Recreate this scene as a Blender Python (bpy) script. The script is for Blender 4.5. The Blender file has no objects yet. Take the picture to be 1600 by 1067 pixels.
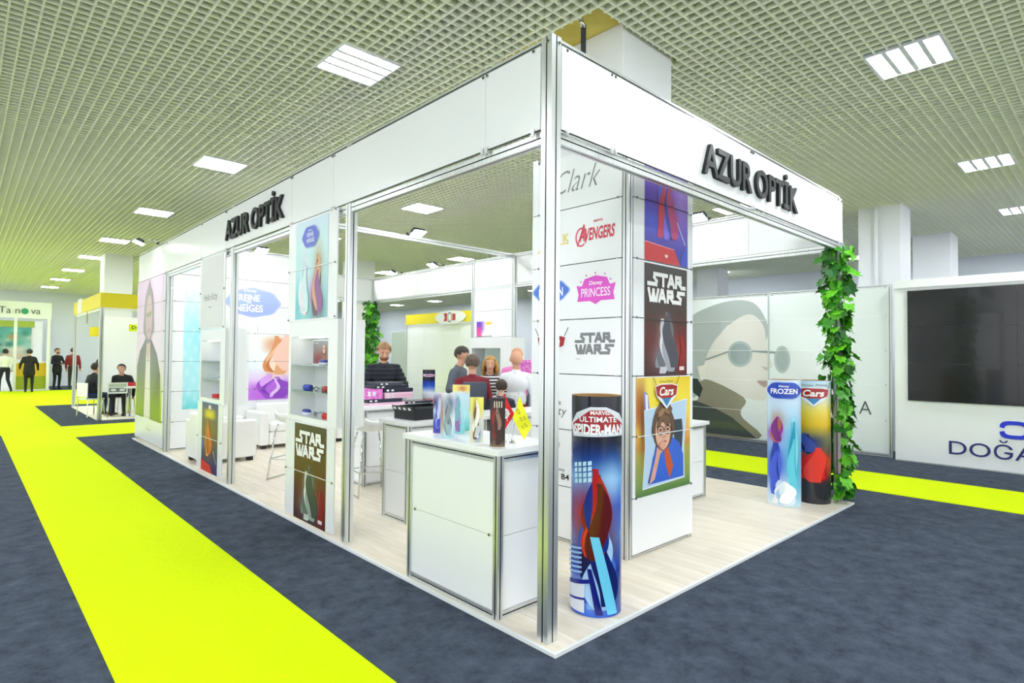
import bpy, bmesh, math, random
import numpy as np
from mathutils import Matrix, Vector
random.seed(7)
R_ = math.radians
SC = bpy.context.scene
COL = SC.collection

# ------------------------------------------------------------------ camera
def setup_camera():
    f, yaw, pitch, roll = 912.37, 0.8151, 0.0237975, 0.0092008
    F = Vector((math.cos(pitch)*math.cos(yaw), math.cos(pitch)*math.sin(yaw), math.sin(pitch)))
    r = Vector((math.sin(yaw), -math.cos(yaw), 0)); u = r.cross(F)
    Rv = r*math.cos(roll)+u*math.sin(roll); U = -r*math.sin(roll)+u*math.cos(roll)
    m = Matrix(((Rv.x, U.x, -F.x, -2.3952), (Rv.y, U.y, -F.y, -2.1747), (Rv.z, U.z, -F.z, 1.65), (0, 0, 0, 1)))
    c = bpy.data.cameras.new('camera'); c.sensor_width = 36; c.lens = 36*f/1600
    c.clip_start = .05; c.clip_end = 200
    o = bpy.data.objects.new('camera', c); COL.objects.link(o); o.matrix_world = m; SC.camera = o
setup_camera()
# ------------------------------------------------------------------ world, lamps, exposure
PANEL_LIGHT = 60.0        # ceiling luminaires
FLOOD_LIGHT = 40.0        # booth flood lamps
W = bpy.data.worlds.new('world'); SC.world = W; W.use_nodes = True
W.node_tree.nodes['Background'].inputs[0].default_value = (.93, .97, 1, 1)
W.node_tree.nodes['Background'].inputs[1].default_value = 1.5
vs = SC.view_settings
vs.view_transform = 'Standard'; vs.look = 'None'; vs.gamma = 1; vs.use_curve_mapping = False
vs.exposure = 0.48

# ------------------------------------------------------------------ materials
def lin(c):
    if isinstance(c, str):
        c = tuple(int(c[i:i+2], 16)/255 for i in (0, 2, 4))
    return tuple(x/12.92 if x <= .04045 else ((x+.055)/1.055)**2.4 for x in c)
MATS = {}
def mat(name, col='ffffff', rough=.5, metal=0., emit=0., noise=None, alpha=None, trans=0., coat=0., spec=None, bump=None):
    if name in MATS: return MATS[name]
    m = bpy.data.materials.new(name); m.use_nodes = True; nt = m.node_tree; b = nt.nodes['Principled BSDF']
    c = lin(col)+(1,)
    b.inputs['Base Color'].default_value = c; b.inputs['Roughness'].default_value = rough; b.inputs['Metallic'].default_value = metal
    if emit: b.inputs['Emission Color'].default_value = c; b.inputs['Emission Strength'].default_value = emit
    if trans: b.inputs['Transmission Weight'].default_value = trans
    if coat: b.inputs['Coat Weight'].default_value = coat; b.inputs['Coat Roughness'].default_value = .05
    if spec is not None: b.inputs['Specular IOR Level'].default_value = spec
    if alpha is not None: b.inputs['Alpha'].default_value = alpha
    if noise:  # (scale vector, second colour, low, high)
        sc, c2, lo, hi = noise[:4]
        tc = nt.nodes.new('ShaderNodeTexCoord'); mp = nt.nodes.new('ShaderNodeMapping'); mp.inputs['Scale'].default_value = sc
        nz = nt.nodes.new('ShaderNodeTexNoise'); nz.inputs['Scale'].default_value = 1; nz.inputs['Detail'].default_value = 6
        rp = nt.nodes.new('ShaderNodeValToRGB')
        rp.color_ramp.elements[0].position = lo; rp.color_ramp.elements[0].color = c
        rp.color_ramp.elements[1].position = hi; rp.color_ramp.elements[1].color = lin(c2)+(1,)
        nt.links.new(tc.outputs['Object'], mp.inputs[0]); nt.links.new(mp.outputs[0], nz.inputs['Vector'])
        nt.links.new(nz.outputs['Fac'], rp.inputs[0]); nt.links.new(rp.outputs[0], b.inputs['Base Color'])
        if bump:
            bp = nt.nodes.new('ShaderNodeBump'); bp.inputs['Strength'].default_value = bump; bp.inputs['Distance'].default_value = .01
            nt.links.new(nz.outputs['Fac'], bp.inputs['Height']); nt.links.new(bp.outputs[0], b.inputs['Normal'])
    MATS[name] = m; return m
WHITE = mat('white_laminate', 'eef0f2', .28)
WHITE2 = mat('white_board', 'e9ebec', .4)
ALU = mat('aluminium', 'e0e3e3', .34, .85, noise=((90, 90, 1.5), 'd2d6d6', .4, .6))
SLOT = mat('black_slot', '15191a', .6)
SEAM = mat('gap_shade_dark', '33383a', .6)
CHROME = mat('chrome', 'd8dadb', .12, 1.)
PLAST = mat('white_plastic', 'f2f3f3', .3)
BLACK = mat('black_plastic', '14161c', .4)
DARK = mat('dark_grey', '2b2f38', .5)
def carpet_mat():
    m = mat('charcoal_carpet', '343b47', .95, noise=((6, 6, 6), '535c6b', .36, .66), bump=.25, spec=.1)
    nt = m.node_tree; nz = [n for n in nt.nodes if n.type == 'TEX_NOISE'][0]; nz.inputs['Detail'].default_value = 12; nz.inputs['Roughness'].default_value = .78
    return m
CARPET = carpet_mat()
YELLOW = mat('yellow_carpet', 'cfe600', .9, noise=((60, 60, 60), 'd6ec02', .4, .6), spec=.1)
RIB = mat('ceiling_paint', 'eef2dc', .55)
SLAB = mat('ceiling_void', '6b6b60', .9)
SOFF = mat('soffit_paint', 'd9c766', .8, noise=((3, 3, 3), 'c9b451', .4, .6))
HALLW = mat('hall_wall_paint', 'dde2ea', .7)
COLUMN = mat('column_paint', 'e6e8ea', .7)
LIT = mat('light_diffuser', 'f6fbff', .5, emit=PANEL_LIGHT)
FLOOD = mat('flood_lens', 'fffdf6', .5, emit=FLOOD_LIGHT)
FRAMEW = mat('luminaire_frame', 'd9dde4', .4)
WOODB = mat('cardboard', 'b38a55', .8)
YFASC = mat('yellow_fascia', 'e8d414', .5)
def wood_mat():
    m = bpy.data.materials.new('pale_laminate_wood'); m.use_nodes = True; nt = m.node_tree; b = nt.nodes['Principled BSDF']
    tc = nt.nodes.new('ShaderNodeTexCoord'); mp = nt.nodes.new('ShaderNodeMapping'); mp.inputs['Scale'].default_value = (16, 1.6, 1)
    oi = nt.nodes.new('ShaderNodeObjectInfo'); ad = nt.nodes.new('ShaderNodeVectorMath')
    nz = nt.nodes.new('ShaderNodeTexNoise'); nz.inputs['Scale'].default_value = 1; nz.inputs['Detail'].default_value = 5
    rp = nt.nodes.new('ShaderNodeValToRGB')
    rp.color_ramp.elements[0].position = .3; rp.color_ramp.elements[0].color = lin('dccfb8')+(1,)
    rp.color_ramp.elements[1].position = .72; rp.color_ramp.elements[1].color = lin('efe7da')+(1,)
    hs = nt.nodes.new('ShaderNodeHueSaturation'); ma = nt.nodes.new('ShaderNodeMath'); ma.operation = 'MULTIPLY_ADD'
    ma.inputs[1].default_value = .1; ma.inputs[2].default_value = .94
    L = nt.links.new
    L(tc.outputs['Object'], mp.inputs[0]); L(mp.outputs[0], ad.inputs[0]); L(oi.outputs['Location'], ad.inputs[1]); L(ad.outputs[0], nz.inputs['Vector'])
    L(nz.outputs['Fac'], rp.inputs[0]); L(oi.outputs['Random'], ma.inputs[0]); L(ma.outputs[0], hs.inputs['Value']); L(rp.outputs[0], hs.inputs['Color'])
    L(hs.outputs[0], b.inputs['Base Color']); b.inputs['Roughness'].default_value = .35
    return m
WOOD = wood_mat()
def vc_mat(name, rough, coat=0.):
    m = bpy.data.materials.new(name); m.use_nodes = True; nt = m.node_tree; b = nt.nodes['Principled BSDF']
    a = nt.nodes.new('ShaderNodeVertexColor'); a.layer_name = 'Col'
    nt.links.new(a.outputs[0], b.inputs['Base Color']); b.inputs['Roughness'].default_value = rough
    return m
PRINT = vc_mat('printed_sheet', .35)
GPRINT = vc_mat('printed_glass', .06)

# ------------------------------------------------------------------ mesh helpers
def link(o, parent=None):
    COL.objects.link(o)
    if parent is not None: o.parent = parent
    return o
def tag(o, label=None, cat=None, group=None, kind=None):
    if label: o['label'] = label
    if cat: o['category'] = cat
    if group: o['group'] = group
    if kind: o['kind'] = kind
    return o
def empty(name, loc=(0, 0, 0), rz=0., label=None, cat=None, group=None, kind=None):
    o = bpy.data.objects.new(name, None); COL.objects.link(o); o.location = loc; o.rotation_euler = (0, 0, rz); o.empty_display_size = .1
    return tag(o, label, cat, group, kind)
class MB:
    def __init__(s): s.v = []; s.f = []; s.m = []
    def add(s, vs, fs, mi=0):
        n = len(s.v); s.v += [tuple(v) for v in vs]; s.f += [tuple(i+n for i in f) for f in fs]; s.m += [mi]*len(fs); return s
    def box(s, a, b, mi=0):
        x0, y0, z0 = a; x1, y1, z1 = b
        return s.add([(x0, y0, z0), (x1, y0, z0), (x1, y1, z0), (x0, y1, z0), (x0, y0, z1), (x1, y0, z1), (x1, y1, z1), (x0, y1, z1)],
                     [(0, 3, 2, 1), (4, 5, 6, 7), (0, 1, 5, 4), (1, 2, 6, 5), (2, 3, 7, 6), (3, 0, 4, 7)], mi)
    def cyl(s, p, q, r0, r1=None, n=10, mi=0, caps=True):
        r1 = r0 if r1 is None else r1
        p = Vector(p); q = Vector(q); d = (q-p).normalized(); a = d.orthogonal().normalized(); b = d.cross(a)
        vs = [p+(a*math.cos(t)+b*math.sin(t))*r0 for t in [2*math.pi*i/n for i in range(n)]]+[q+(a*math.cos(t)+b*math.sin(t))*r1 for t in [2*math.pi*i/n for i in range(n)]]
        fs = [(i, (i+1) % n, n+(i+1) % n, n+i) for i in range(n)]
        if caps: fs += [tuple(range(n-1, -1, -1)), tuple(range(n, 2*n))]
        return s.add(vs, fs, mi)
    def tube(s, pts, r, n=8, mi=0):
        for a, b in zip(pts, pts[1:]): s.cyl(a, b, r, n=n, mi=mi)
        return s
    def ell(s, c, rad, nu=12, nv=8, mi=0):
        vs = [(c[0], c[1], c[2]-rad[2])]
        for j in range(1, nv):
            ph = -math.pi/2+math.pi*j/nv
            vs += [(c[0]+rad[0]*math.cos(ph)*math.cos(2*math.pi*i/nu), c[1]+rad[1]*math.cos(ph)*math.sin(2*math.pi*i/nu), c[2]+rad[2]*math.sin(ph)) for i in range(nu)]
        vs.append((c[0], c[1], c[2]+rad[2])); top = len(vs)-1
        fs = [(0, 1+(i+1) % nu, 1+i) for i in range(nu)]
        for j in range(nv-2):
            fs += [(1+j*nu+i, 1+j*nu+(i+1) % nu, 1+(j+1)*nu+(i+1) % nu, 1+(j+1)*nu+i) for i in range(nu)]
        k = 1+(nv-2)*nu
        fs += [(k+i, k+(i+1) % nu, top) for i in range(nu)]
        return s.add(vs, fs, mi)
    def prism(s, pts, z0, z1, mi=0, axis='z', side=None):
        """extrude a 2-D polygon; axis 'z': pts are xy; 'x': pts are yz along x; 'y': pts are xz along y"""
        n = len(pts); P = {'z': lambda p, w: (p[0], p[1], w), 'x': lambda p, w: (w, p[0], p[1]), 'y': lambda p, w: (p[0], w, p[1])}[axis]
        vs = [P(p, z0) for p in pts]+[P(p, z1) for p in pts]
        b = len(s.v); s.v += vs
        for i in range(n):
            j = (i+1) % n; s.f.append((b+i, b+j, b+n+j, b+n+i)); s.m.append(side[i] if side else mi)
        s.f += [tuple(b+i for i in range(n-1, -1, -1)), tuple(b+n+i for i in range(n))]; s.m += [mi, mi]
        return s
    def mesh(s, name, mats, smooth=False):
        me = bpy.data.meshes.new(name); me.from_pydata(s.v, [], s.f)
        for m in (mats if isinstance(mats, (list, tuple)) else [mats]): me.materials.append(m)
        me.polygons.foreach_set('material_index', s.m)
        if smooth: me.polygons.foreach_set('use_smooth', [True]*len(s.f))
        bm = bmesh.new(); bm.from_mesh(me); bmesh.ops.recalc_face_normals(bm, faces=bm.faces); bm.to_mesh(me); bm.free()
        me.update(); return me
    def obj(s, name, mats, parent=None, smooth=False, loc=None, bevel=0.):
        o = bpy.data.objects.new(name, s.mesh(name, mats, smooth)); link(o, parent)
        if loc is not None: o.location = loc
        if bevel:
            b = o.modifiers.new('bevel', 'BEVEL'); b.width = bevel; b.segments = 2; b.limit_method = 'ANGLE'
        return o
def boxo(name, a, b, m, parent=None, bevel=0.): return MB().box(a, b).obj(name, m, parent, bevel=bevel)
_shared = {}
def unit(key, fn):
    if key not in _shared: _shared[key] = fn()
    return _shared[key]
def inst(name, me, parent, loc, rz=0., scale=None, rot=None):
    o = bpy.data.objects.new(name, me); link(o, parent); o.location = loc
    o.rotation_euler = rot if rot is not None else (0, 0, rz)
    if scale: o.scale = scale
    return o
UBOX = lambda m: unit(('ubox', m.name), lambda: MB().box((-.5, -.5, -.5), (.5, .5, .5)).mesh('unit_box', m))
def copy_tree(o, parent=None):
    c = o.copy(); COL.objects.link(c); c.parent = parent
    for ch in list(o.children): copy_tree(ch, c)
    return c

# ------------------------------------------------------------------ lettering and printing
_tc = {}
def text2d(body, bold=0.):
    """outline letters as flat polygons, height-normalised to the capital height"""
    k = (body, bold)
    if k in _tc: return _tc[k]
    cu = bpy.data.curves.new('t', 'FONT'); cu.body = body; cu.size = 1; cu.offset = bold; cu.resolution_u = 3; cu.fill_mode = 'FRONT'
    o = bpy.data.objects.new('t', cu); COL.objects.link(o)
    dg = bpy.context.evaluated_depsgraph_get(); me = bpy.data.meshes.new_from_object(o.evaluated_get(dg))
    vs = np.array([v.co[:2] for v in me.vertices]) if len(me.vertices) else np.zeros((0, 2)); fs = [tuple(p.vertices) for p in me.polygons]
    bpy.data.objects.remove(o); bpy.data.curves.remove(cu); bpy.data.meshes.remove(me)
    _tc[k] = (vs, fs); return vs, fs
def fit(vs, u0, v0, w, h, slant=0., flip=False):
    lo = vs.min(0); hi = vs.max(0); q = (vs-lo)/(hi-lo)
    return np.stack([u0+q[:, 0]*w+slant*q[:, 1]*h, v0+q[:, 1]*h], 1)
def refine(vs, fs, L):
    bm = bmesh.new(); bv = [bm.verts.new((v[0], v[1], 0)) for v in vs]
    for f in fs:
        try: bm.faces.new([bv[i] for i in f])
        except ValueError: pass
    bmesh.ops.triangulate(bm, faces=bm.faces[:])
    for _ in range(6):
        es = [e for e in bm.edges if e.calc_length() > L]
        if not es: break
        bmesh.ops.subdivide_edges(bm, edges=es, cuts=1); bmesh.ops.triangulate(bm, faces=bm.faces[:])
    bm.verts.index_update(); o = [v.co[:2] for v in bm.verts], [tuple(v.index for v in f.verts) for f in bm.faces]
    bm.free(); return np.array(o[0]), o[1]
def ellpts(cu, cv, ru, rv, n=28, a0=0, a1=2*math.pi, rot=0.):
    o = []
    for i in range(n):
        t = a0+(a1-a0)*i/(n if abs(a1-a0-2*math.pi) < 1e-6 else n-1)
        x, y = ru*math.cos(t), rv*math.sin(t); o.append((cu+x*math.cos(rot)-y*math.sin(rot), cv+x*math.sin(rot)+y*math.cos(rot)))
    return o
def smooth(pts, n=4):
    o = []; N = len(pts)
    for i in range(N):
        a, b, c, d = [np.array(pts[(i+k) % N], float) for k in (-1, 0, 1, 2)]
        for j in range(n):
            t = j/n; o.append(tuple(.5*((2*b)+(c-a)*t+(2*a-5*b+4*c-d)*t*t+(3*b-a-3*c+d)*t**3)))
    return o
class Print:
    """layers of flat printed colour in sheet coordinates u (right), v (up)"""
    def __init__(s, fine=None): s.v = []; s.f = []; s.c = []; s.k = 0; s.fine = fine
    def _add(s, vs, fs, cols, lay=None):
        if lay is None: s.k += 1; lay = s.k
        n = len(s.v); s.v += [(x, y, lay) for x, y in vs]; s.f += [tuple(i+n for i in f) for f in fs]; s.c += list(cols); return s
    def grid(s, u0, v0, u1, v1, fn, nu=24, nv=40):
        U, V = np.meshgrid(np.linspace(0, 1, nu+1), np.linspace(0, 1, nv+1)); c = fn(U, V)
        c = np.clip(np.broadcast_to(c, U.shape+(3,)), 0, 1)
        c = np.where(c <= .04045, c/12.92, ((c+.055)/1.055)**2.4).reshape(-1, 3)
        vs = np.stack([u0+U*(u1-u0), v0+V*(v1-v0)], -1).reshape(-1, 2)
        fs = [(j*(nu+1)+i, j*(nu+1)+i+1, (j+1)*(nu+1)+i+1, (j+1)*(nu+1)+i) for j in range(nv) for i in range(nu)]
        return s._add(vs, fs, c)
    def poly(s, pts, col, lay=None):
        vs, fs = np.array(pts), [tuple(range(len(pts)))]
        if s.fine: vs, fs = refine(vs, fs, s.fine)
        return s._add(vs, fs, [lin(col)]*len(vs), lay)
    def rect(s, u0, v0, u1, v1, col): return s.poly([(u0, v0), (u1, v0), (u1, v1), (u0, v1)], col)
    def ell(s, cu, cv, ru, rv, col, rot=0., n=28): return s.poly(ellpts(cu, cv, ru, rv, n, rot=rot), col)
    def text(s, body, u0, v0, w, h, col, bold=.0, slant=0.):
        vs, fs = text2d(body, bold); vs = fit(vs, u0, v0, w, h, slant)
        if s.fine: vs, fs = refine(vs, fs, s.fine)
        return s._add(vs, fs, [lin(col)]*len(vs))
    def stroke(s, pts, w, col, lay=None, sq=True):
        if lay is None: s.k += 1; lay = s.k
        for (a, b), (c, d) in zip(pts, pts[1:]):
            L = math.hypot(c-a, d-b) or 1e-6; ex, ey = (c-a)/L*w/2, (d-b)/L*w/2; nx, ny = -ey, ex
            if not sq: ex = ey = 0
            s.sub = (getattr(s, 'sub', 0)+1) % 9; s.poly([(a-ex-nx, b-ey-ny), (c+ex-nx, d+ey-ny), (c+ex+nx, d+ey+ny), (a-ex+nx, b-ey+ny)], col, lay+s.sub*.1)
        return s
    def ribbons(s, seed, cu, v0, v1, half, n, pal, wid):
        """flowing bands of colour: a plain abstract filling"""
        r = random.Random(seed)
        for i in range(n):
            c = cu+(i-(n-1)/2)/max(n, 1)*2*(half-wid)*.9; am = wid*.35*r.uniform(.6, 1.2); ph = r.random()*6.28; a = v0+(v1-v0)*r.uniform(0, .12); b = v1-(v1-v0)*r.uniform(0, .3)
            L, Rr = [], []
            for k in range(19):
                t = k/18; v = a+(b-a)*t; u = c+am*math.sin(5.2*t+ph)*(1-.3*t)+(cu-c)*.3*t; w = wid*1.25*(.35+.65*math.sin(math.pi*min(1, t*1.05+.02))**.7)*(1-.35*t)
                L.append((u-w/2, v)); Rr.append((u+w/2, v))
            s.k += 1
            col = pal[i % len(pal)]; vs = L+Rr; fs = [(k, 19+k, 20+k, k+1) for k in range(18)]
            if s.fine: vs, fs = refine(np.array(vs), fs, s.fine)
            s._add(vs, fs, [lin(col)]*len(vs), s.k)
        return s
    def obj(s, name, parent, mapf=None, m=None, y0=-.006, dl=.0005):
        m = m or PRINT
        mp = mapf or (lambda u, v, w: (u, y0-w, v))
        me = bpy.data.meshes.new(name); me.from_pydata([mp(u, v, k*dl) for u, v, k in s.v], [], s.f)
        ca = me.color_attributes.new('Col', 'FLOAT_COLOR', 'POINT')
        ca.data.foreach_set('color', np.array([tuple(c)+(1.,) for c in s.c], dtype=np.float32).ravel())
        me.materials.append(m); me.update()
        o = bpy.data.objects.new(name, me); link(o, parent); return o
def blob(U, V, cu, cv, su, sv, p=2): return np.exp(-(np.abs((U-cu)/su)**p)-(np.abs((V-cv)/sv)**p))[..., None]
def hx(c): return np.array([int(c[i:i+2], 16)/255 for i in (0, 2, 4)])
def vgrad(V, *stops):
    ps = [p for p, _ in stops]; cs = np.array([hx(c) for _, c in stops])
    return np.stack([np.interp(V, ps, cs[:, k]) for k in range(3)], -1)
def mixc(a, c, w): return a*(1-w)+hx(c)*w
def space_title(p, u0, v0, w, h, col, bw=.2):
    """two rows of heavy block capitals: STAR over WARS"""
    def row(ch, u, v, ww, hh):
        t = bw*hh; q = lambda pts: p.stroke([(u+x*ww, v+y*hh) for x, y in pts], t, col, lay)
        a, b = bw/2, 1-bw/2
        if ch == 'S1': q([(1.05, b), (.42, b), (.40, .64), (.70, .36), (.66, a), (-.35, a)])
        if ch == 'T': q([(-.05, b), (1.0, b)]); q([(.5, b), (.5, a)])
        if ch == 'A': q([(.12, a), (.44, b), (.56, b), (.88, a)]); q([(.26, .36), (.74, .36)])
        if ch == 'R1': q([(.12, a), (.12, b), (.72, b), (.78, .55), (.2, .48)]); q([(.5, .45), (.9, a), (1.35, a)])
        if ch == 'R': q([(.12, a), (.12, b), (.72, b), (.78, .55), (.2, .48)]); q([(.45, .45), (.85, a), (1.0, a)])
        if ch == 'W': q([(-.1, b), (.14, a), (.34, a), (.5, .8), (.66, a), (.86, a), (1.1, b)])
        if ch == 'S2': q([(1.25, b), (.42, b), (.36, .66), (.78, .42), (.72, a), (-.05, a)])
    p.k += 1; lay = p.k; hh = h*.47
    cw = w/4.6
    for i, ch in enumerate(['S1', 'T', 'A', 'R1']): row(ch, u0+cw*.3+i*cw*1.02, v0+h-hh, cw*.95, hh)
    for i, ch in enumerate(['W', 'A', 'R', 'S2']): row(ch, u0+cw*.12+i*cw*1.08, v0, cw*.95, hh)
def race_logo(p, cu, cv, w, frame='2a2a30'):
    """shield with the word Cars"""
    h = w*.62
    p.stroke([(cu-w*.56, cv+h*.62), (cu-w*.4, cv+h*.2)], w*.02, frame); p.stroke([(cu+w*.56, cv+h*.62), (cu+w*.4, cv+h*.2)], w*.02, frame)
    p.poly([(cu-w*.5, cv+h*.28), (cu-w*.25, cv+h*.36), (cu+w*.25, cv+h*.36), (cu+w*.5, cv+h*.28), (cu+w*.44, cv-h*.1), (cu, cv-h*.62), (cu-w*.44, cv-h*.1)], 'e8ebf0')
    p.poly([(cu-w*.2, cv-h*.2), (cu+w*.2, cv-h*.2), (cu, cv-h*.52)], '2a86b8')
    p.poly([(cu-w*.47, cv+h*.25), (cu-w*.24, cv+h*.32), (cu+w*.24, cv+h*.32), (cu+w*.47, cv+h*.25), (cu+w*.42, cv-h*.08), (cu+w*.2, cv-h*.2), (cu-w*.2, cv-h*.2), (cu-w*.42, cv-h*.08)], 'a3191d')
    p.text('Cars', cu-w*.34, cv-h*.1, w*.62, h*.34, 'f6f2ea', .03, .25)
def snow_crest(p, cu, cv, w, h, col, lines, tc='ffffff', rim=None):
    """wavy oval crest with lettering; lines: (text, du, dv, w, h) relative"""
    pts = []
    for i in range(48):
        t = 2*math.pi*i/48; r = 1+.045*math.cos(6*t); pts.append((cu+w/2*r*math.cos(t), cv+h/2*r*math.sin(t)))
    if rim: p.poly([(cu+(x-cu)*1.07, cv+(y-cv)*1.1) for x, y in pts], rim)
    p.poly(pts, col)
    for t, du, dv, ww, hh in lines: p.text(t, cu+du*w-ww*w/2, cv+dv*h-hh*h/2, ww*w, hh*h, tc, .02)

# sheet / board with a print on its front, local -Y is the front, origin bottom-left
def board(name, loc, rz, w, h, label, cat='poster', m=None, t=.005, group=None):
    o = MB().box((0, -t, 0), (w, 0, h)).obj(name, m or WHITE2); o.location = loc; o.rotation_euler = (0, 0, rz)
    return tag(o, label, cat, group)
FACE_L = -math.pi/2       # a board whose front looks along -X
FACE_R = 0.               # a board whose front looks along -Y

# ------------------------------------------------------------------ SETTING
def setting():
    fl = MB().box((-9, -9, -.06), (19, 35, 0)).obj('floor', CARPET); tag(fl, 'dark grey carpet covering the hall floor', kind='structure')
    # yellow runners
    y = empty('carpet_runner', (-1.3, 0, 0), 0, 'bright yellow carpet runner along the left aisle, branching past the booth', 'carpet')
    T = .006
    boxo('runner_strip', (-.5, -9, 0), (.53, 29.15, T), YELLOW, y)
    boxo('cross_strip', (.53, 11.75, 0), (10, 13.9, T), YELLOW, y)
    boxo('wide_strip', (.53, 20.4, 0), (10, 29, T), YELLOW, y)
    boxo('side_strip', (-7, 12.9, 0), (-.5, 29, T), YELLOW, y)
    r = empty('carpet_runner', (6.6, 0, 0), 0, 'yellow carpet runner crossing behind the ivy post on the right', 'carpet')
    boxo('runner_strip', (-.7, -9, 0), (.65, 11.7, T), YELLOW, r)
    # hall walls
    for n, a, b in [('wall_far', (-9, 32.9, 0), (19, 33.1, 5)), ('wall_right', (17.4, -9, 0), (17.6, 33, 5))]:
        tag(boxo(n, a, b, HALLW), kind='structure')
    # ceiling: void slab + egg-crate ribs
    ce = boxo('ceiling', (-9, -9, 5.0), (19, 35, 5.1), SLAB); tag(ce, 'white open-cell grid ceiling with square light panels', kind='structure')
    Z0, D, TH = 4.42, .068, .014
    holes = [(1.25, .72, 2.43, 1.95)]+[(x-.3, y-.3, x+.3, y+.3) for x in LX for y in LY]
    X0, X1, Y0, Y1 = -6.0, 17.4, -5.0, 32.9
    def segs(c, lo, hi, ax):
        s = [(lo, hi)]
        for h in holes:
            a0, a1, b0, b1 = (h[0], h[2], h[1], h[3]) if ax == 'y' else (h[1], h[3], h[0], h[2])
            if a0+.004 < c < a1-.004:
                s2 = []
                for p, q in s:
                    if b1 <= p or b0 >= q: s2.append((p, q)); continue
                    if b0 > p: s2.append((p, b0))
                    if b1 < q: s2.append((b1, q))
                s = s2
        return s
    rest = MB(); cnt = 0; me = UBOX(RIB)
    xs = [round(.32+.1*k-.05*0+.3-6.9, 4) for k in range(0, 240)]
    ys = [round(2.9+.3-8.2+.1*k, 4) for k in range(0, 382)]
    cand = []
    for c in xs:
        if X0 < c < X1:
            for p, q in segs(c, Y0, Y1, 'y'): cand.append((0 if -3.2 < c < 9.8 and q-p > .3 else 1, abs(c-2), 'y', c, p, q))
    for c in ys:
        if Y0 < c < Y1:
            for p, q in segs(c, X0, X1, 'x'): cand.append((0 if -1 < c < 9.5 and q-p > .3 else 1, abs(c-4), 'x', c, p, q))
    cand.sort(key=lambda t: (t[0], t[1]))
    for _, _, ax, c, p, q in cand:
        mid = (p+q)/2
        dz = 0 if ax == 'y' else .0015
        if cnt < 300:
            cnt += 1
            inst('ceiling_rib', me, ce, (c, mid, Z0+D/2) if ax == 'y' else (mid, c, Z0+D/2+dz), scale=(TH, q-p, D) if ax == 'y' else (q-p, TH, D))
        elif ax == 'y': rest.box((c-TH/2, p, Z0), (c+TH/2, q, Z0+D))
        else: rest.box((p, c-TH/2, Z0+dz), (q, c+TH/2, Z0+D+dz))
    tag(rest.obj('ceiling_ribs_far', RIB, ce), kind='stuff')
    boxo('soffit_board', (1.2, .68, 4.5), (2.5, 2.0, 4.53), SOFF, ce)
    # columns of the building
    def column(x0, y0, x1, y1, label, z1=4.99):
        o = boxo('building_column', (x0, y0, .021 if z1 < 4.6 else .0), (x1, y1, z1), COLUMN, bevel=.01); tag(o, label, 'column'); return o
    c = column(1.64, .76, 2.40, 1.5, 'white building column rising above the booth through the ceiling opening', 4.5)
    column(9.72, .62, 10.4, 1.3, 'white square column behind the glass booth beside the black screen')
    o = MB().cyl((0, 0, 0), (0, 0, 4.4), .035, n=10).obj('wall_pipe', COLUMN); o.location = (9.68, 1.0, 0); tag(o, 'white vertical pipe running up the column behind the glass wall', 'pipe')
    column(13.2, .5, 14.0, 1.2, 'small pale column far behind the black screen wall')
    column(14.6, 6.6, 15.3, 7.3, 'pale column far behind the glass portrait wall')
    column(.48, 17.6, 1.16, 18.3, 'square column above the far yellow topped booth')
    column(5.9, 13.4, 6.6, 14.1, 'pale column behind the ivy at the back corner of the booth')
LX = [-3.45, .32, 3.9, 8.05, 11.75, 15.4]
LY = [-4.6, -.8, 2.9, 7.02, 11.1, 15.2, 18.8, 22.6, 26.2, 29.9]
def ceiling_lights():
    fr = MB()
    for a, b in [((-.3, -.3, 0), (.3, -.275, .05)), ((-.3, .275, 0), (.3, .3, .05)), ((-.3, -.275, 0), (-.285, .275, .05)), ((.285, -.275, 0), (.3, .275, .05))]: fr.box(a, b)
    for k in range(3): fr.box((-.285, -.16+.1375*k-.0, .004), (.285, -.115+.1375*k, .03))
    fr.box((-.3, -.3, .05), (.3, .3, .07))
    fme = fr.mesh('frame', FRAMEW); dme = MB().box((-.285, -.048, 0), (.285, .048, .012)).mesh('diffuser', LIT)
    nm = {}
    for i, x in enumerate(LX):
        for j, y in enumerate(LY):
            side = ['row left of the yellow aisle', 'row along the left fascia', 'row over the booth middle', 'row over the right aisle', 'row behind the glass wall', 'row at the far right wall'][i]
            order = ['before the first', 'first', 'second', 'third', 'fourth', 'fifth', 'sixth', 'seventh', 'eighth', 'ninth'][j]
            o = empty('ceiling_light', (x, y, 4.412), 0, f'square ceiling light panel, {order} of the {side}', 'ceiling light', 'square ceiling lights')
            inst('frame', fme, o, (0, 0, 0))
            for k in range(4): inst('diffuser', dme, o, (0, -.2115+.141*k, .004))
ceiling_lights()
setting()

# ------------------------------------------------------------------ BOOTH FRAME
def profile(w, d=None, g=.009, dp=.012):
    """square extrusion with a slot in the middle of each side, returns pts and side materials"""
    h = w/2; k = (d or w)/2
    pts = [(-h, -k), (-g/2, -k), (-g/2, -k+dp), (g/2, -k+dp), (g/2, -k), (h, -k),
           (h, -g/2), (h-dp, -g/2), (h-dp, g/2), (h, g/2), (h, k),
           (g/2, k), (g/2, k-dp), (-g/2, k-dp), (-g/2, k), (-h, k),
           (-h, g/2), (-h+dp, g/2), (-h+dp, -g/2), (-h, -g/2)]
    side = [0]*20
    for i in (1, 2, 3, 6, 7, 8, 11, 12, 13, 16, 17, 18): side[i] = 1  # slot faces coloured dark for the shade inside the groove
    return pts, side
def post(parent, x, y, z0, z1, w=.08, name='post'):
    p, s = profile(w); o = MB().prism([(a+x, b+y) for a, b in p], z0, z1, side=s).obj(name, [ALU, SLOT], parent); return o
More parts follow.
